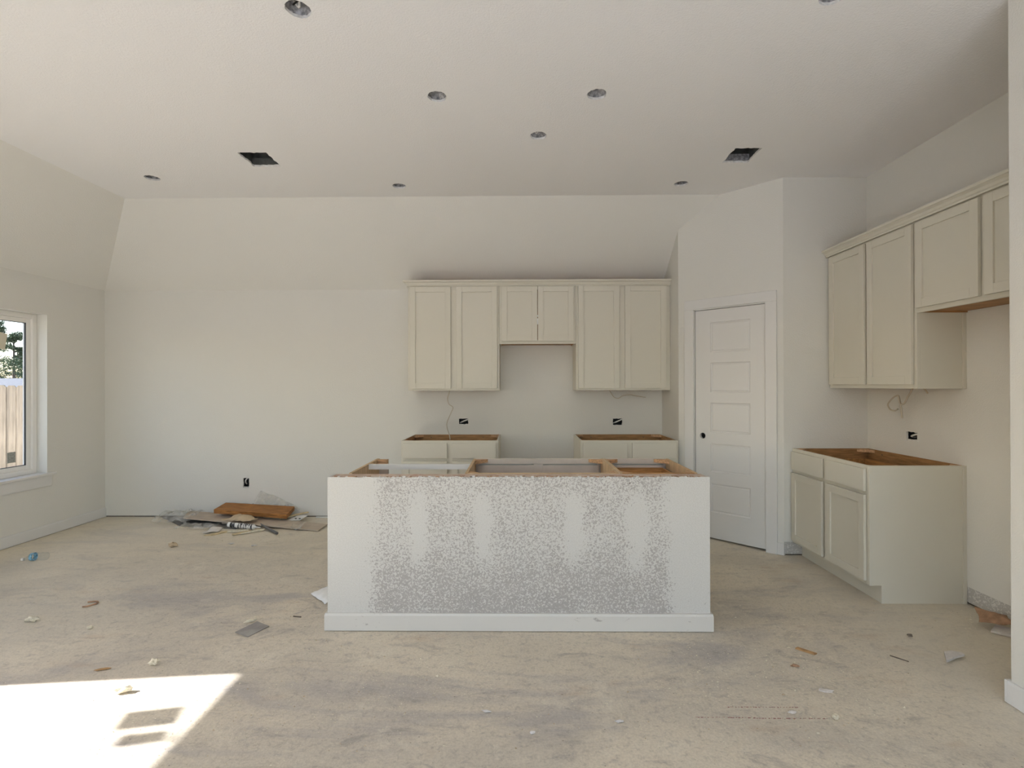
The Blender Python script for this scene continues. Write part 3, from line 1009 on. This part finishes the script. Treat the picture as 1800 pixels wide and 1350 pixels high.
# ------------------------------------------------------------------ outlet boxes and hanging cables
def outlet(loc, rz, w, h, vertical, label):
    e = thing('outlet_box', label, 'outlet box', loc, rz, 'open outlet boxes in the walls')
    t = 0.003
    a, b = w / 2 + 0.005, h / 2 + 0.005
    m2 = MB()
    y0, y1 = 0.013, 0.075
    m2.box(-a - t, -a, y0, y1, -b, b).box(a, a + t, y0, y1, -b, b).box(-a, a, y0, y1, -b - t, -b).box(-a, a, y0, y1, b, b + t).box(-a, a, y1 - t, y1, -b, b)
    m2.build('box', BOXB, e)
    if vertical:
        p1 = [(-a * .6, .06, -b * .6), (-a * .4, .02, -b * .1), (-a * .2, .012, b * .5), (a * .2, .04, b * .8)]
        p2 = [(a * .6, .06, b * .6), (a * .5, .018, b * .1), (a * .15, .014, -b * .6), (-a * .1, .05, -b * .8)]
    else:
        p1 = [(-a * .8, .06, -b * .5), (-a * .4, .016, -b * .2), (a * .1, .010, b * .15), (a * .8, .016, b * .55), (a * .9, .05, b * .6)]
        p2 = [(-a * .7, .06, b * .4), (-a * .2, .02, -b * .3), (a * .35, .016, -b * .1), (a * .8, .05, b * .3)]
    MB().tube(smooth_path(p1), 0.007, 6).build('cable', WIREW, e, smooth=True)
    MB().tube(smooth_path(p2), 0.0035, 6).build('cable', WIREB, e, smooth=True)
    # crumbs of broken plaster round the edge
    m2 = MB()
    for k in range(12):
        u = R.uniform(-a, a)
        m2.box(u, u + R.uniform(.003, .012), -0.004, 0.0, -b - R.uniform(0.002, .010), -b + 0.001)
    m2.build('plaster_edge', GYP, e)
    return e


labs = ['upright outlet cut-out low on the back wall above the scrap pile', 'outlet cut-out above the left back base cabinet', 'outlet cut-out above the right back base cabinet']
for (a, b, c, d, vert), lab in zip(OUT_B, labs):
    outlet(((a + b) / 2, D, (c + d) / 2), 0, b - a, d - c, vert, lab)
outlet((XR, (OUT_R[0] + OUT_R[1]) / 2, (OUT_R[2] + OUT_R[3]) / 2), -math.pi / 2, OUT_R[1] - OUT_R[0], OUT_R[3] - OUT_R[2], False,
       'outlet cut-out on the right wall under the wall cabinet')


def cable(pts, r, label, mt=WIRE, more=()):
    m2 = MB().tube(smooth_path(pts, 8), r, 7)
    for q in more:
        m2.tube(smooth_path(q, 8), r, 7)
    o2 = m2.build('cable', mt, origin=pts[-1], smooth=True)
    return tag(o2, label, 'cable', 'loose cables under the wall cabinets')


cable([(-0.690, 5.2, 1.352), (-0.700, 5.2, 1.322), (-0.716, 5.2, 1.265), (-0.704, 5.2, 1.207), (-0.662, 5.2, 1.172), (-0.681, 5.2, 1.12), (-0.722, 5.2, 1.022),
       (-0.722, 5.2, 0.964), (-0.699, 5.2, 0.889), (-0.693, 5.2, 0.845)], 0.0045, 'thin cable hanging from left wall cabinet into the base cabinet')
cable([(0.930, 5.28, 1.352), (0.945, 5.3, 1.335), (0.985, 5.3, 1.275), (1.030, 5.3, 1.258), (1.079, 5.3, 1.285), (1.155, 5.3, 1.294), (1.196, 5.3, 1.287), (1.313, 5.3, 1.268)],
      0.005, 'short cable curling under the wall cabinet beside the pantry')
cable([(2.75, 3.600, 1.375), (2.75, 3.616, 1.358), (2.75, 3.648, 1.312), (2.755, 3.700, 1.255), (2.76, 3.745, 1.26), (2.765, 3.765, 1.31), (2.755, 3.796, 1.300), (2.75, 3.835, 1.265),
       (2.75, 3.850, 1.240), (2.75, 3.825, 1.208), (2.75, 3.780, 1.203), (2.75, 3.751, 1.215)], 0.0055, 'looped cable hanging from the right wall cabinet', WIRE,
      [[(2.77, 3.772, 1.312), (2.775, 3.760, 1.26), (2.78, 3.748, 1.15)], [(2.78, 3.555, 1.37), (2.78, 3.540, 1.358), (2.78, 3.518, 1.334)]])


# ------------------------------------------------------------------ debris pile by the back wall
def slab_thing(name, q, th, mt, label, cat, bevel=0.0):
    m2 = MB().slab(q, th)
    zmin = min(p[2] for p in m2.v)
    cx = sum(p[0] for p in q) / 4
    cy = sum(p[1] for p in q) / 4
    return tag(m2.build(name, mt, origin=(cx, cy, zmin), bevel=bevel), label, cat)


def crumple(name, quad, nx, ny, amp, th, mt, label, cat, lift=0.0, seed=1, smooth=True, floor=0.001, sc=9.0):
    q = [Vector(p) for p in quad]
    v = []
    for j in range(ny + 1):
        for i in range(nx + 1):
            s, t = i / nx, j / ny
            p = (q[0] * (1 - s) + q[1] * s) * (1 - t) + (q[3] * (1 - s) + q[2] * s) * t
            k = Vector((p.x * sc + seed * 7.3, p.y * sc, p.z * sc + seed))
            nz = abs(noise.noise(k)) * 1.6 + abs(noise.noise(k * 2.7)) * 0.7
            edge = math.sin(math.pi * min(max(s, 0.0), 1.0)) * 0.6 + 0.4
            d = Vector((noise.noise(k + Vector((5, 1, 2))), noise.noise(k + Vector((1, 9, 2))), 0)) * amp * 0.8
            p = p + d + Vector((0, 0, nz * amp + lift * math.sin(math.pi * s) * math.sin(math.pi * t)))
            p.z = max(p.z, floor)
            p.y = min(p.y, D - 0.006)
            v.append(p)
    f = [(j * (nx + 1) + i, j * (nx + 1) + i + 1, (j + 1) * (nx + 1) + i + 1, (j + 1) * (nx + 1) + i) for j in range(ny) for i in range(nx)]
    c = sum(v, Vector()) / len(v)
    o2 = MB().add(v, f).build(name, mt, origin=(c.x, c.y, min(p.z for p in v)), smooth=smooth, fix=False)
    md = o2.modifiers.new('thickness', 'SOLIDIFY')
    md.thickness = th
    md.offset = 1
    return tag(o2, label, cat)


slab_thing('grey_board', [(-3.36, 5.06, 0.008), (-2.75, 4.96, 0.008), (-2.70, 5.40, 0.008), (-3.80, 5.415, 0.008)], 0.006, DKB, 'thin dark grey board lying flat under the scrap pile', 'board')
slab_thing('long_trim_board', [(-3.393, 5.154, 0.062), (-1.914, 4.886, 0.014), (-1.905, 5.098, 0.016), (-3.50, 5.41, 0.075)], 0.010, MDF, 'long pale fibreboard strip lying across the scrap pile', 'board')
slab_thing('spacer_block', [(-2.98, 5.12, 0.036), (-2.80, 5.10, 0.034), (-2.80, 5.22, 0.034), (-2.98, 5.24, 0.036)], 0.025, MDF, 'small block propping up the long fibreboard strip', 'block')
slab_thing('brown_plank', [(-3.113, 5.205, 0.134), (-2.326, 5.125, 0.100), (-2.357, 5.375, 0.126), (-3.099, 5.40, 0.161)], 0.042, BRDW, 'thick brown stained plank with a knot on top of the pile', 'plank', 0.002)
slab_thing('scrap_wood_strip', [(-2.42, 5.17, 0.05), (-2.20, 5.36, 0.07), (-2.22, 5.39, 0.07), (-2.45, 5.22, 0.05)], 0.008, SHIM, 'thin strip of torn wood sticking out right of the brown plank', 'scrap')
crumple('plastic_film', [(-3.72, 5.13, 0.02), (-3.32, 5.08, 0.02), (-3.30, 5.36, 0.07), (-3.70, 5.38, 0.06)], 18, 14, 0.038, 0.0015, FILM, 'crumpled clear plastic film at the left end of the pile', 'plastic film', 0.03, 1)
crumple('plastic_film', [(-3.34, 4.92, 0.005), (-2.99, 4.93, 0.005), (-2.95, 5.05, 0.02), (-3.32, 5.06, 0.02)], 22, 10, 0.030, 0.0015, FILM, 'crumpled clear plastic film on the floor before the long strip', 'plastic film', 0.0, 2, sc=14)
crumple('plastic_film', [(-2.83, 5.40, 0.12), (-2.30, 5.40, 0.08), (-2.52, 5.412, 0.20), (-2.73, 5.414, 0.275)], 14, 8, 0.012, 0.0015, FILM, 'sheet of clear plastic film leaning on the wall behind the plank', 'plastic film', 0.0, 3)
crumple('plastic_film', [(-2.20, 4.90, 0.005), (-2.08, 4.89, 0.005), (-2.08, 5.00, 0.03), (-2.22, 5.01, 0.03)], 10, 8, 0.03, 0.0012, FILM, 'small wad of clear plastic at the right end of the long strip', 'plastic film', 0.0, 4)
crumple('kraft_paper', [(-2.93, 5.02, 0.066), (-2.62, 4.99, 0.054), (-2.60, 5.11, 0.058), (-2.86, 5.13, 0.070)], 14, 9, 0.022, 0.002, KRAFT, 'crumpled tan kraft paper in front of the brown plank', 'paper', 0.05, 5, floor=0.05)
crumple('pink_paper_scrap', [(-2.99, 4.80, 0.002), (-2.86, 4.84, 0.002), (-2.85, 4.93, 0.015), (-2.95, 4.90, 0.015)], 10, 8, 0.02, 0.001, DWSCR, 'pale torn paper beside the caulk tube', 'paper', 0.0, 6)
# caulk tube
tA, tB = Vector((-2.815, 5.000, 0.034)), Vector((-2.555, 4.925, 0.034))
e = thing('caulk_tube', 'white and black printed caulk tube lying in the scrap pile', 'caulk tube', (tA.x, tA.y, 0.008))
o0 = Vector((tA.x, tA.y, 0.008))
ax = (tB - tA).normalized()
MB().tube([tA - o0, tB - o0], 0.025, 20).build('tube_body', TUBEL, e, smooth=False)
MB().tube([tA - ax * 0.03 - o0, tA + ax * 0.002 - o0], 0.0255, 20).build('end_cap', WHITEPL, e)
MB().tube([tA + ax * 0.004 - o0, tA + ax * 0.018 - o0], 0.0257, 20).build('black_band', BLACKP, e)
MB().tube([tB - o0, tB + ax * 0.012 - o0], [0.025, 0.011], 20).build('shoulder', WHITEPL, e)
MB().tube([tB + ax * 0.012 - o0, tB + ax * 0.08 - o0], [0.008, 0.004], 12).build('nozzle', WHITEPL, e)
m2 = MB().tube([(-2.54, 5.03, 0.026), (-2.262, 4.782, 0.014)], 0.013, 12)
tag(m2.build('steel_rod', STEEL, origin=(-2.4, 4.9, 0.001), smooth=False), 'short dark steel rod poking out of the scrap pile', 'rod')
slab_thing('wood_shim', [(-2.925, 4.735, 0.010), (-2.85, 4.740, 0.010), (-2.765, 4.87, 0.010), (-2.80, 4.885, 0.010)], 0.008, SHIM, 'pale wood shim on the floor before the scrap pile', 'shim')
for k, (x0, y0, x1, y1, lab) in enumerate(((-2.66, 4.74, -2.54, 4.84, 'cream wood splinter below the caulk tube, nearest the camera'), (-2.60, 4.78, -2.44, 4.90, 'long cream wood splinter right of the caulk tube'),
                                           (-2.76, 4.83, -2.58, 4.88, 'dark-edged cream splinter under the caulk tube'))):
    dvec = Vector((x1 - x0, y1 - y0, 0)).normalized()
    s = Vector((-dvec.y, dvec.x, 0)) * 0.016
    a, b = Vector((x0, y0, 0.016)), Vector((x1, y1, 0.022))
    slab_thing('wood_splinter', [a, b, b + s, a + s * 1.4], 0.012, CREAM if k else SHIM, lab, 'splinter')
# white plate with two black holes
e = thing('plastic_plate', 'white plastic plate with two black holes, right of the plank', 'plate', (-2.27, 5.24, 0.02))
MB().slab([(-0.07, -0.06, 0.012), (0.05, -0.055, 0.012), (0.085, 0.06, 0.032), (-0.02, 0.06, 0.032)], 0.004).build('plate', WHITEPL, e)
for x in (-0.004, 0.035):
    MB().tube([(x, -0.022, 0.0145), (x + 0.001, -0.021, 0.022)], 0.011, 12).build('hole', BLACKP, e)
slab_thing('baseboard_offcut', [(-2.14, 5.385, 0.012), (-1.55, 5.385, 0.012), (-1.55, 5.412, 0.012), (-2.14, 5.412, 0.012)], 0.010, TRIM, 'thin white trim offcut along the foot of the back wall', 'offcut')

# ------------------------------------------------------------------ single scraps on the floor
# water bottle
bo = Vector((-3.87, 4.07, 0.0))
e = thing('water_bottle', 'crushed clear plastic water bottle with a blue label', 'bottle', bo, 0.2)
MB().tube([(-0.085, 0, .014), (-0.07, 0, .014), (-0.06, 0, .020), (-0.03, 0, .031), (-0.005, 0, .032), (0.03, 0, .030), (0.05, 0, .032), (0.078, 0, .031), (0.084, 0, .031)],
          [.012, .012, .013, .028, .031, .028, .031, .030, .024], 18).build('bottle_body', BOTTLE, e, smooth=True)
MB().tube([(-0.034, 0, .031), (-0.006, 0, .032)], [.0292, .0325], 18, cap=False).build('bottle_label', BLUEL, e, smooth=True)
MB().tube([(-0.098, 0, .014), (-0.082, 0, .014)], .0125, 14).build('bottle_cap', WHITEPL, e)
slab_thing('grey_card', [(-1.597, 2.872, 0.010), (-1.503, 2.830, 0.004), (-1.444, 2.954, 0.006), (-1.535, 2.996, 0.014)], 0.003, GREYP, 'grey rectangular card lying flat left of the island', 'card')
crumple('paper_sheet', [(-1.385, 3.41, 0.004), (-1.225, 3.24, 0.004), (-1.12, 3.44, 0.02), (-1.30, 3.53, 0.02)], 8, 6, 0.014, 0.001, WHITEP, 'torn white paper sheet at the left foot of the island', 'paper', 0.012, 8)
slab_thing('wood_sliver', [(1.455, 2.722, 0.008), (1.520, 2.662, 0.008), (1.540, 2.672, 0.008), (1.475, 2.736, 0.008)], 0.006, ORSL, 'orange-brown wood sliver on the floor right of the island', 'sliver')
m2 = MB()
m2.poly_slab([(2.128, 2.582), (2.17, 2.60), (2.20, 2.615), (2.26, 2.632), (2.262, 2.650), (2.225, 2.672), (2.185, 2.665)], [], lambda u, v, d: (u, v, 0.02 + (u - 2.13) * 0.04 - d), 0.0, 0.011)
tag(m2.build('drywall_scrap', DWSCR, origin=(2.19, 2.63, 0.005)), 'pale triangular drywall scrap near the partition', 'scrap')
crumple('brown_cardboard_scrap', [(2.63, 2.965, 0.032), (2.75, 2.875, 0.030), (2.80, 2.98, 0.06), (2.70, 3.07, 0.07)], 10, 8, 0.022, 0.004, BRNC, 'crumpled brown cardboard scrap at the foot of the right wall', 'cardboard', 0.02, 9)
slab_thing('drywall_scrap', [(2.64, 2.905, 0.016), (2.76, 2.805, 0.012), (2.81, 2.86, 0.028), (2.71, 2.95, 0.030)], 0.012, DWSCR, 'white drywall scrap under the brown cardboard by the right wall', 'scrap')


def chip(name, x, y, sx, sy, sz, rz, mt, label, cat, seed):
    rr = random.Random(seed)
    bm = bmesh.new()
    bmesh.ops.create_icosphere(bm, subdivisions=2, radius=1.0)
    for vt in bm.verts:
        n3 = vt.co.normalized()
        vt.co = Vector((n3.x * sx, n3.y * sy, n3.z * sz)) * (0.75 + 0.5 * noise.noise(n3 * 1.7 + Vector((seed, 0, 0)))) * 1.1
    mz = min(vt.co.z for vt in bm.verts)
    for vt in bm.verts:
        vt.co.z -= mz
    me = bpy.data.meshes.new(name)
    bm.to_mesh(me)
    bm.free()
    me.materials.append(mt)
    o2 = bpy.data.objects.new(name, me)
    C.objects.link(o2)
    o2.location = (x, y, 0.0005)
    o2.rotation_euler = (0, 0, rz)
    return tag(o2, label, cat)


chip('wood_block', -3.000, 4.415, .045, .030, .022, .2, KRAFT, 'small tan wood block between the bottle and the scrap pile', 'scrap', 1)
chip('foam_crumb', -2.885, 3.010, .045, .020, .020, .1, CREAM, 'cream foam crumb at the left, beside the window wall', 'crumb', 2)
chip('plaster_crumb', -2.470, 2.925, .022, .012, .010, .5, CREAM, 'tiny white crumb near the dark drips left of the island', 'crumb', 3)
chip('foam_sliver', -1.583, 3.005, .035, .010, .010, .55, CREAM, 'cream foam sliver just behind the grey card', 'crumb', 4)
chip('foam_crumb', -1.822, 2.545, .024, .018, .018, .3, CREAM, 'cream foam crumb between the grey card and the sunlit patch', 'crumb', 5)
chip('foam_chip', -1.800, 2.315, .048, .018, .018, .35, CREAM, 'cream foam chip lying in the sunlit patch', 'crumb', 6)
chip('plaster_crumb', -2.045, 2.500, .035, .010, .005, .4, ORSL, 'rust-brown flake just above the sunlit patch', 'crumb', 7)
chip('plaster_crumb', -2.530, 4.490, .030, .012, .008, .2, DWSCR, 'small white scrap in front of the pile, left one', 'crumb', 8)
chip('plaster_crumb', -2.300, 4.440, .030, .012, .008, .1, DWSCR, 'small white scrap in front of the pile, right one', 'crumb', 9)
chip('plaster_crumb', 1.396, 2.353, .035, .020, .006, -.2, DWSCR, 'flat white flake on the floor right of the island, farther one', 'crumb', 10)
chip('plaster_crumb', 1.160, 2.197, .020, .012, .006, -.1, DWSCR, 'flat white flake on the floor right of the island, nearer one', 'crumb', 11)
chip('plaster_crumb', 1.320, 2.158, .018, .018, .010, -.1, CREAM, 'cream crumb at the end of the red chalk line', 'crumb', 12)
chip('plaster_crumb', -0.139, 2.19, .022, .008, .006, -.1, DWSCR, 'thin white flake on the floor before the island, left one', 'crumb', 13)
chip('plaster_crumb', 0.054, 2.056, .014, .010, .008, .3, DWSCR, 'white flake on the floor before the island, nearest the camera', 'crumb', 14)
chip('plaster_crumb', 0.413, 2.128, .022, .008, .006, .0, DWSCR, 'thin white flake on the floor before the island, right one', 'crumb', 15)
chip('brown_crumb', 1.365, 2.555, .022, .010, .008, .0, BRNC, 'brown crumb behind the white flakes right of the island', 'crumb', 16)
chip('brown_crumb', 2.160, 2.862, .018, .010, .010, .0, GAPM, 'dark crumb before the side of the right base cabinet', 'crumb', 17)
m2 = MB().tube(smooth_path([(-2.775, 3.275, .005), (-2.725, 3.285, .006), (-2.700, 3.255, .006), (-2.725, 3.215, .005), (-2.750, 3.205, .005)]), 0.005, 6)
tag(m2.build('rusty_wire_curl', BRNC, origin=(-2.73, 3.25, 0)), 'brown curl of wire on the floor left of the island', 'wire')
m2 = MB().tube([(1.905, 2.66, .003), (1.955, 2.60, .004)], 0.0028, 6)
tag(m2.build('nail', GAPM, origin=(1.93, 2.63, 0)), 'small dark nail on the floor near the drywall scrap', 'nail')
m2 = MB().tube([(-1.36, 3.083, .004), (-1.31, 3.075, .004)], 0.004, 6)
tag(m2.build('screw', GAPM, origin=(-1.33, 3.08, 0)), 'small dark screw on the floor just left of the island', 'screw')
m2 = MB()
for x0, x1, y in ((0.74, 1.0, 2.162), (0.98, 1.30, 2.158), (0.9, 1.22, 2.232)):
    for k in range(int((x1 - x0) / 0.012)):
        x = x0 + k * 0.012 + R.uniform(-.003, .003)
        m2.box(x, x + R.uniform(.004, .011), y + R.uniform(-.002, .002), y + 0.003, 0.0002, 0.0010)
o = tag(m2.build('chalk_line', simple('red_chalk', (0.33, 0.17, 0.15, 1), 0.9), origin=(1.0, 2.16, 0)), 'faint red chalk line snapped across the concrete right of the island', 'chalk line')

# loose plaster crumbs nobody could count
m2 = MB()
rr = random.Random(3)
spots = [(-1.35, 2.95, .28, 420), (-1.0, 2.35, .45, 500), (-0.7, 2.6, .35, 380), (0.9, 2.45, .4, 380), (1.25, 2.55, .45, 330), (0.3, 2.2, .6, 380), (-1.2, 2.0, .3, 260), (1.0, 2.0, .5, 260), (1.9, 3.1, .4, 160),
         (-2.5, 4.70, .25, 260), (-2.6, 3.3, .8, 160), (2.6, 3.1, .25, 160)]
for cx, cy, sd, cnt in spots:
    for _ in range(cnt):
        x, y = rr.gauss(cx, sd), rr.gauss(cy, sd * 0.7)
        if XI0 - .03 < x < XI1 + .03 and YI - .03 < y < YI + .8:
            continue
        if not (XL + .1 < x < XN - .03 and 1.2 < y < D - .1) and not (2.15 < x < XR - .03 and YN + .05 < y < 3.25):
            continue
        if (x < -1.85 and y > 4.86) or (-2.95 < x < -2.4 and y > 4.7) or (-1.62 < x < -1.42 and 2.81 < y < 3.02):
            continue
        if x > 2.15 and 3.25 < y:
            continue
        s = rr.uniform(.0012, .0042) if rr.random() < .97 else rr.uniform(.004, .008)
        a = rr.uniform(0, 6.28)
        p = [(x + s * rr.uniform(.6, 1.6) * math.cos(a + k * 2.09), y + s * rr.uniform(.5, 1.2) * math.sin(a + k * 2.09), 0.0004) for k in range(3)]
        p.append((x, y, 0.0004 + s * rr.uniform(.4, .9)))
        m2.add(p, [(0, 2, 1), (0, 1, 3), (1, 2, 3), (2, 0, 3)], 0 if rr.random() < .8 else 1)
o = m2.build('plaster_crumbs', [CREAM, KRAFT])
o['kind'] = 'stuff'
tag(o, 'countless tiny pale plaster crumbs scattered over the concrete', 'crumbs')

# ------------------------------------------------------------------ outside
mb = MB().box(XL, XN + 0.12, YREAR - 5.2, YREAR - 0.17, -0.30, -0.06)  # unseen pale slab, added to bounce daylight up to the ceiling
struct(mb.build('bounce_slab', simple('bounce_slab_concrete', (0.72, 0.72, 0.715, 1), 0.85, 0.06, 2.0)), 'pale concrete slab added behind the house to bounce daylight inside')
m2 = MB()
GX, GZ = [-260, -60, -30, -12, 6, 12, 120], []
gy = [-60, -6, 12, 30, 60, 260]
def gz(x, y):
    d = max(0, math.hypot(min(x + 6, 0), max(y - 8, 0)) - 8)
    return -0.45 - min(d * 0.11, 3.0)
gv = [(x, y, gz(x, y)) for y in gy for x in GX]
nx = len(GX)
m2.add(gv, [(j * nx + i, j * nx + i + 1, (j + 1) * nx + i + 1, (j + 1) * nx + i) for j in range(len(gy) - 1) for i in range(nx - 1)])
struct(m2.build('ground', GROUND), 'bare pale dirt outside')

e = thing('wood_fence', 'pale cedar dog-ear fence outside the window', 'fence', (-7.5, 7.5, -0.45))
bw, bh = 0.137, 1.86
base_me = None
i = 0
x = -13.0
while x < -4.2:
    hh = bh + R.uniform(-0.012, 0.008)
    c = 0.03
    m2 = MB()
    m2.poly_slab([(0, 0.03), (bw, 0.03), (bw, hh - c), (bw - c, hh), (c, hh), (0, hh - c)], [], lambda u, v, d: (u, d, v), 0.0, 0.016)
    b = m2.build('board', FENCE, e)
    b.location = (x + 7.5, R.uniform(-.004, .004), 0)
    x += bw + R.uniform(0.002, 0.010)
for z in (0.35, 1.0, 1.6):
    MB().box(-5.5, 3.3, 0.022, 0.06, z, z + 0.09).build('rail', FENCE, e)

# neighbouring house, only its roof shows above the fence
e = thing('neighbour_house', 'low grey shingled house roof behind the fence', 'house', (-42, 42, -3.4))
MB().box(-13, 9, 0, 9, 0, 3.6).build('walls', SIDING, e)
m2 = MB()
m2.add([(-13.5, -0.6, 3.6), (9.5, -0.6, 3.6), (9.5, 9.6, 3.6), (-13.5, 9.6, 3.6), (-9, 4.5, 5.55), (2.6, 4.5, 5.55)], [(0, 1, 5, 4), (1, 2, 5), (2, 3, 4, 5), (3, 0, 4), (3, 2, 1, 0)])
m2.build('roof', SHING, e)
MB().tube([(0.6, 3.0, 4.6), (0.6, 3.0, 5.5)], 0.12, 10).build('roof_vent', GALV, e)


def foliage(centres, per, size, flat, seed):
    rr = random.Random(seed)
    m3 = MB()
    for cx, cy, cz, rad in centres:
        for _ in range(per):
            while True:
                p = Vector((rr.uniform(-1, 1), rr.uniform(-1, 1), rr.uniform(-1, 1)))
                if 0.2 < p.length < 1:
                    break
            p = Vector((cx + p.x * rad, cy + p.y * rad, cz + p.z * rad * flat))
            a = Vector((rr.gauss(0, 1), rr.gauss(0, 1), rr.gauss(0, .6))).normalized() * size * rr.uniform(.6, 1.4)
            b = a.cross(Vector((rr.gauss(0, 1), rr.gauss(0, 1), rr.gauss(0, 1)))).normalized() * size * rr.uniform(.25, .5)
            m3.add([p - a, p + b, p + a, p - b], [(0, 1, 2, 3)])
    return m3


def pine(x, y, z0, h, label, seed):
    rr = random.Random(seed)
    e2 = thing('pine_tree', label, 'tree', (x, y, z0), group='pine trees beyond the fence')
    lean = rr.uniform(-.3, .3)
    MB().tube([(0, 0, 0), (lean * .4, 0, h * .5), (lean, 0, h * .95)], [.28, .2, .06], 8).build('trunk', BARK, e2, smooth=True)
    cs = []
    m3 = MB()
    for k in range(26):
        t = rr.uniform(.30, 1.0)
        z = h * t
        a = rr.uniform(0, 6.28)
        L = (1.15 - t) * h * .26 * rr.uniform(.5, 1.1) + .3
        bx, by = lean * t + L * math.cos(a), L * math.sin(a)
        m3.tube([(lean * t, 0, z - .3), (bx, by, z + .1)], [.06, .025], 5)
        for q in range(3):
            cs.append((lean * t + (bx - lean * t) * (.5 + .28 * q), by * (.5 + .28 * q), z + .15 + rr.uniform(-.2, .2), rr.uniform(.45, .85)))
    m3.build('branches', BARK, e2)
    foliage(cs, 60, .17, .55, seed + 1).build('foliage', NEEDLE, e2, fix=False)
    return e2


for k, (px, yy, hh, lab) in enumerate(((-0.2, 84, 15.6, 'tall pine at the left edge of the window view'), (0.52, 70, 12.2, 'pine in the middle of the window view'), (1.05, 98, 15.8, 'pine beside the window frame'),
                                       (1.6, 80, 12.6, 'pine mostly hidden behind the right window frame'), (-1.2, 76, 13.4, 'pine just outside the left photo edge'))):
    ratio = -1.022 + 0.054 * px
    pine(ratio * yy, yy, -3.45, hh, lab, 40 + k)
for k, (px, yy) in enumerate(((-0.1, 66), (0.55, 58), (1.15, 74))):
    e = thing('leafy_tree', ('leafy tree under the pines, left one', 'leafy tree under the pines, middle one', 'leafy tree under the pines, by the frame')[k], 'tree', ((-1.022 + .054 * px) * yy, yy, -3.45), group='leafy trees beyond the fence')
    MB().tube([(0, 0, 0), (0.1, 0, 5.0)], [.16, .05], 7).build('trunk', BARK, e)
    foliage([(R.uniform(-1.3, 1.3), R.uniform(-1, 1), R.uniform(3.4, 8.0), R.uniform(.8, 1.3)) for _ in range(12)], 130, .15, .8, 70 + k).build('foliage', NEEDLE, e, fix=False)

# unseen evergreen added beside the house to keep sun off the far window
e = thing('sun_blocking_evergreen', 'dense columnar evergreen added out of view to block sun outside the left wall', 'tree', (-9.0, 3.85, -0.45))
MB().tube([(0, 0, 0), (0, 0, 1.2)], .12, 8).build('trunk', BARK, e)
bm = bmesh.new()
bmesh.ops.create_icosphere(bm, subdivisions=5, radius=1.0)
for vt in bm.verts:
    n3 = vt.co.normalized()
    f_ = 1 + 0.14 * noise.noise(n3 * 6) + 0.08 * noise.noise(n3 * 17)
    vt.co = Vector((n3.x * .85, n3.y * .85, n3.z * 2.9)) * f_ + Vector((0, 0, 3.6))
me = bpy.data.meshes.new('foliage')
bm.to_mesh(me)
bm.free()
me.materials.append(NEEDLE2)
o = bpy.data.objects.new('foliage', me)
C.objects.link(o)
o.parent = e
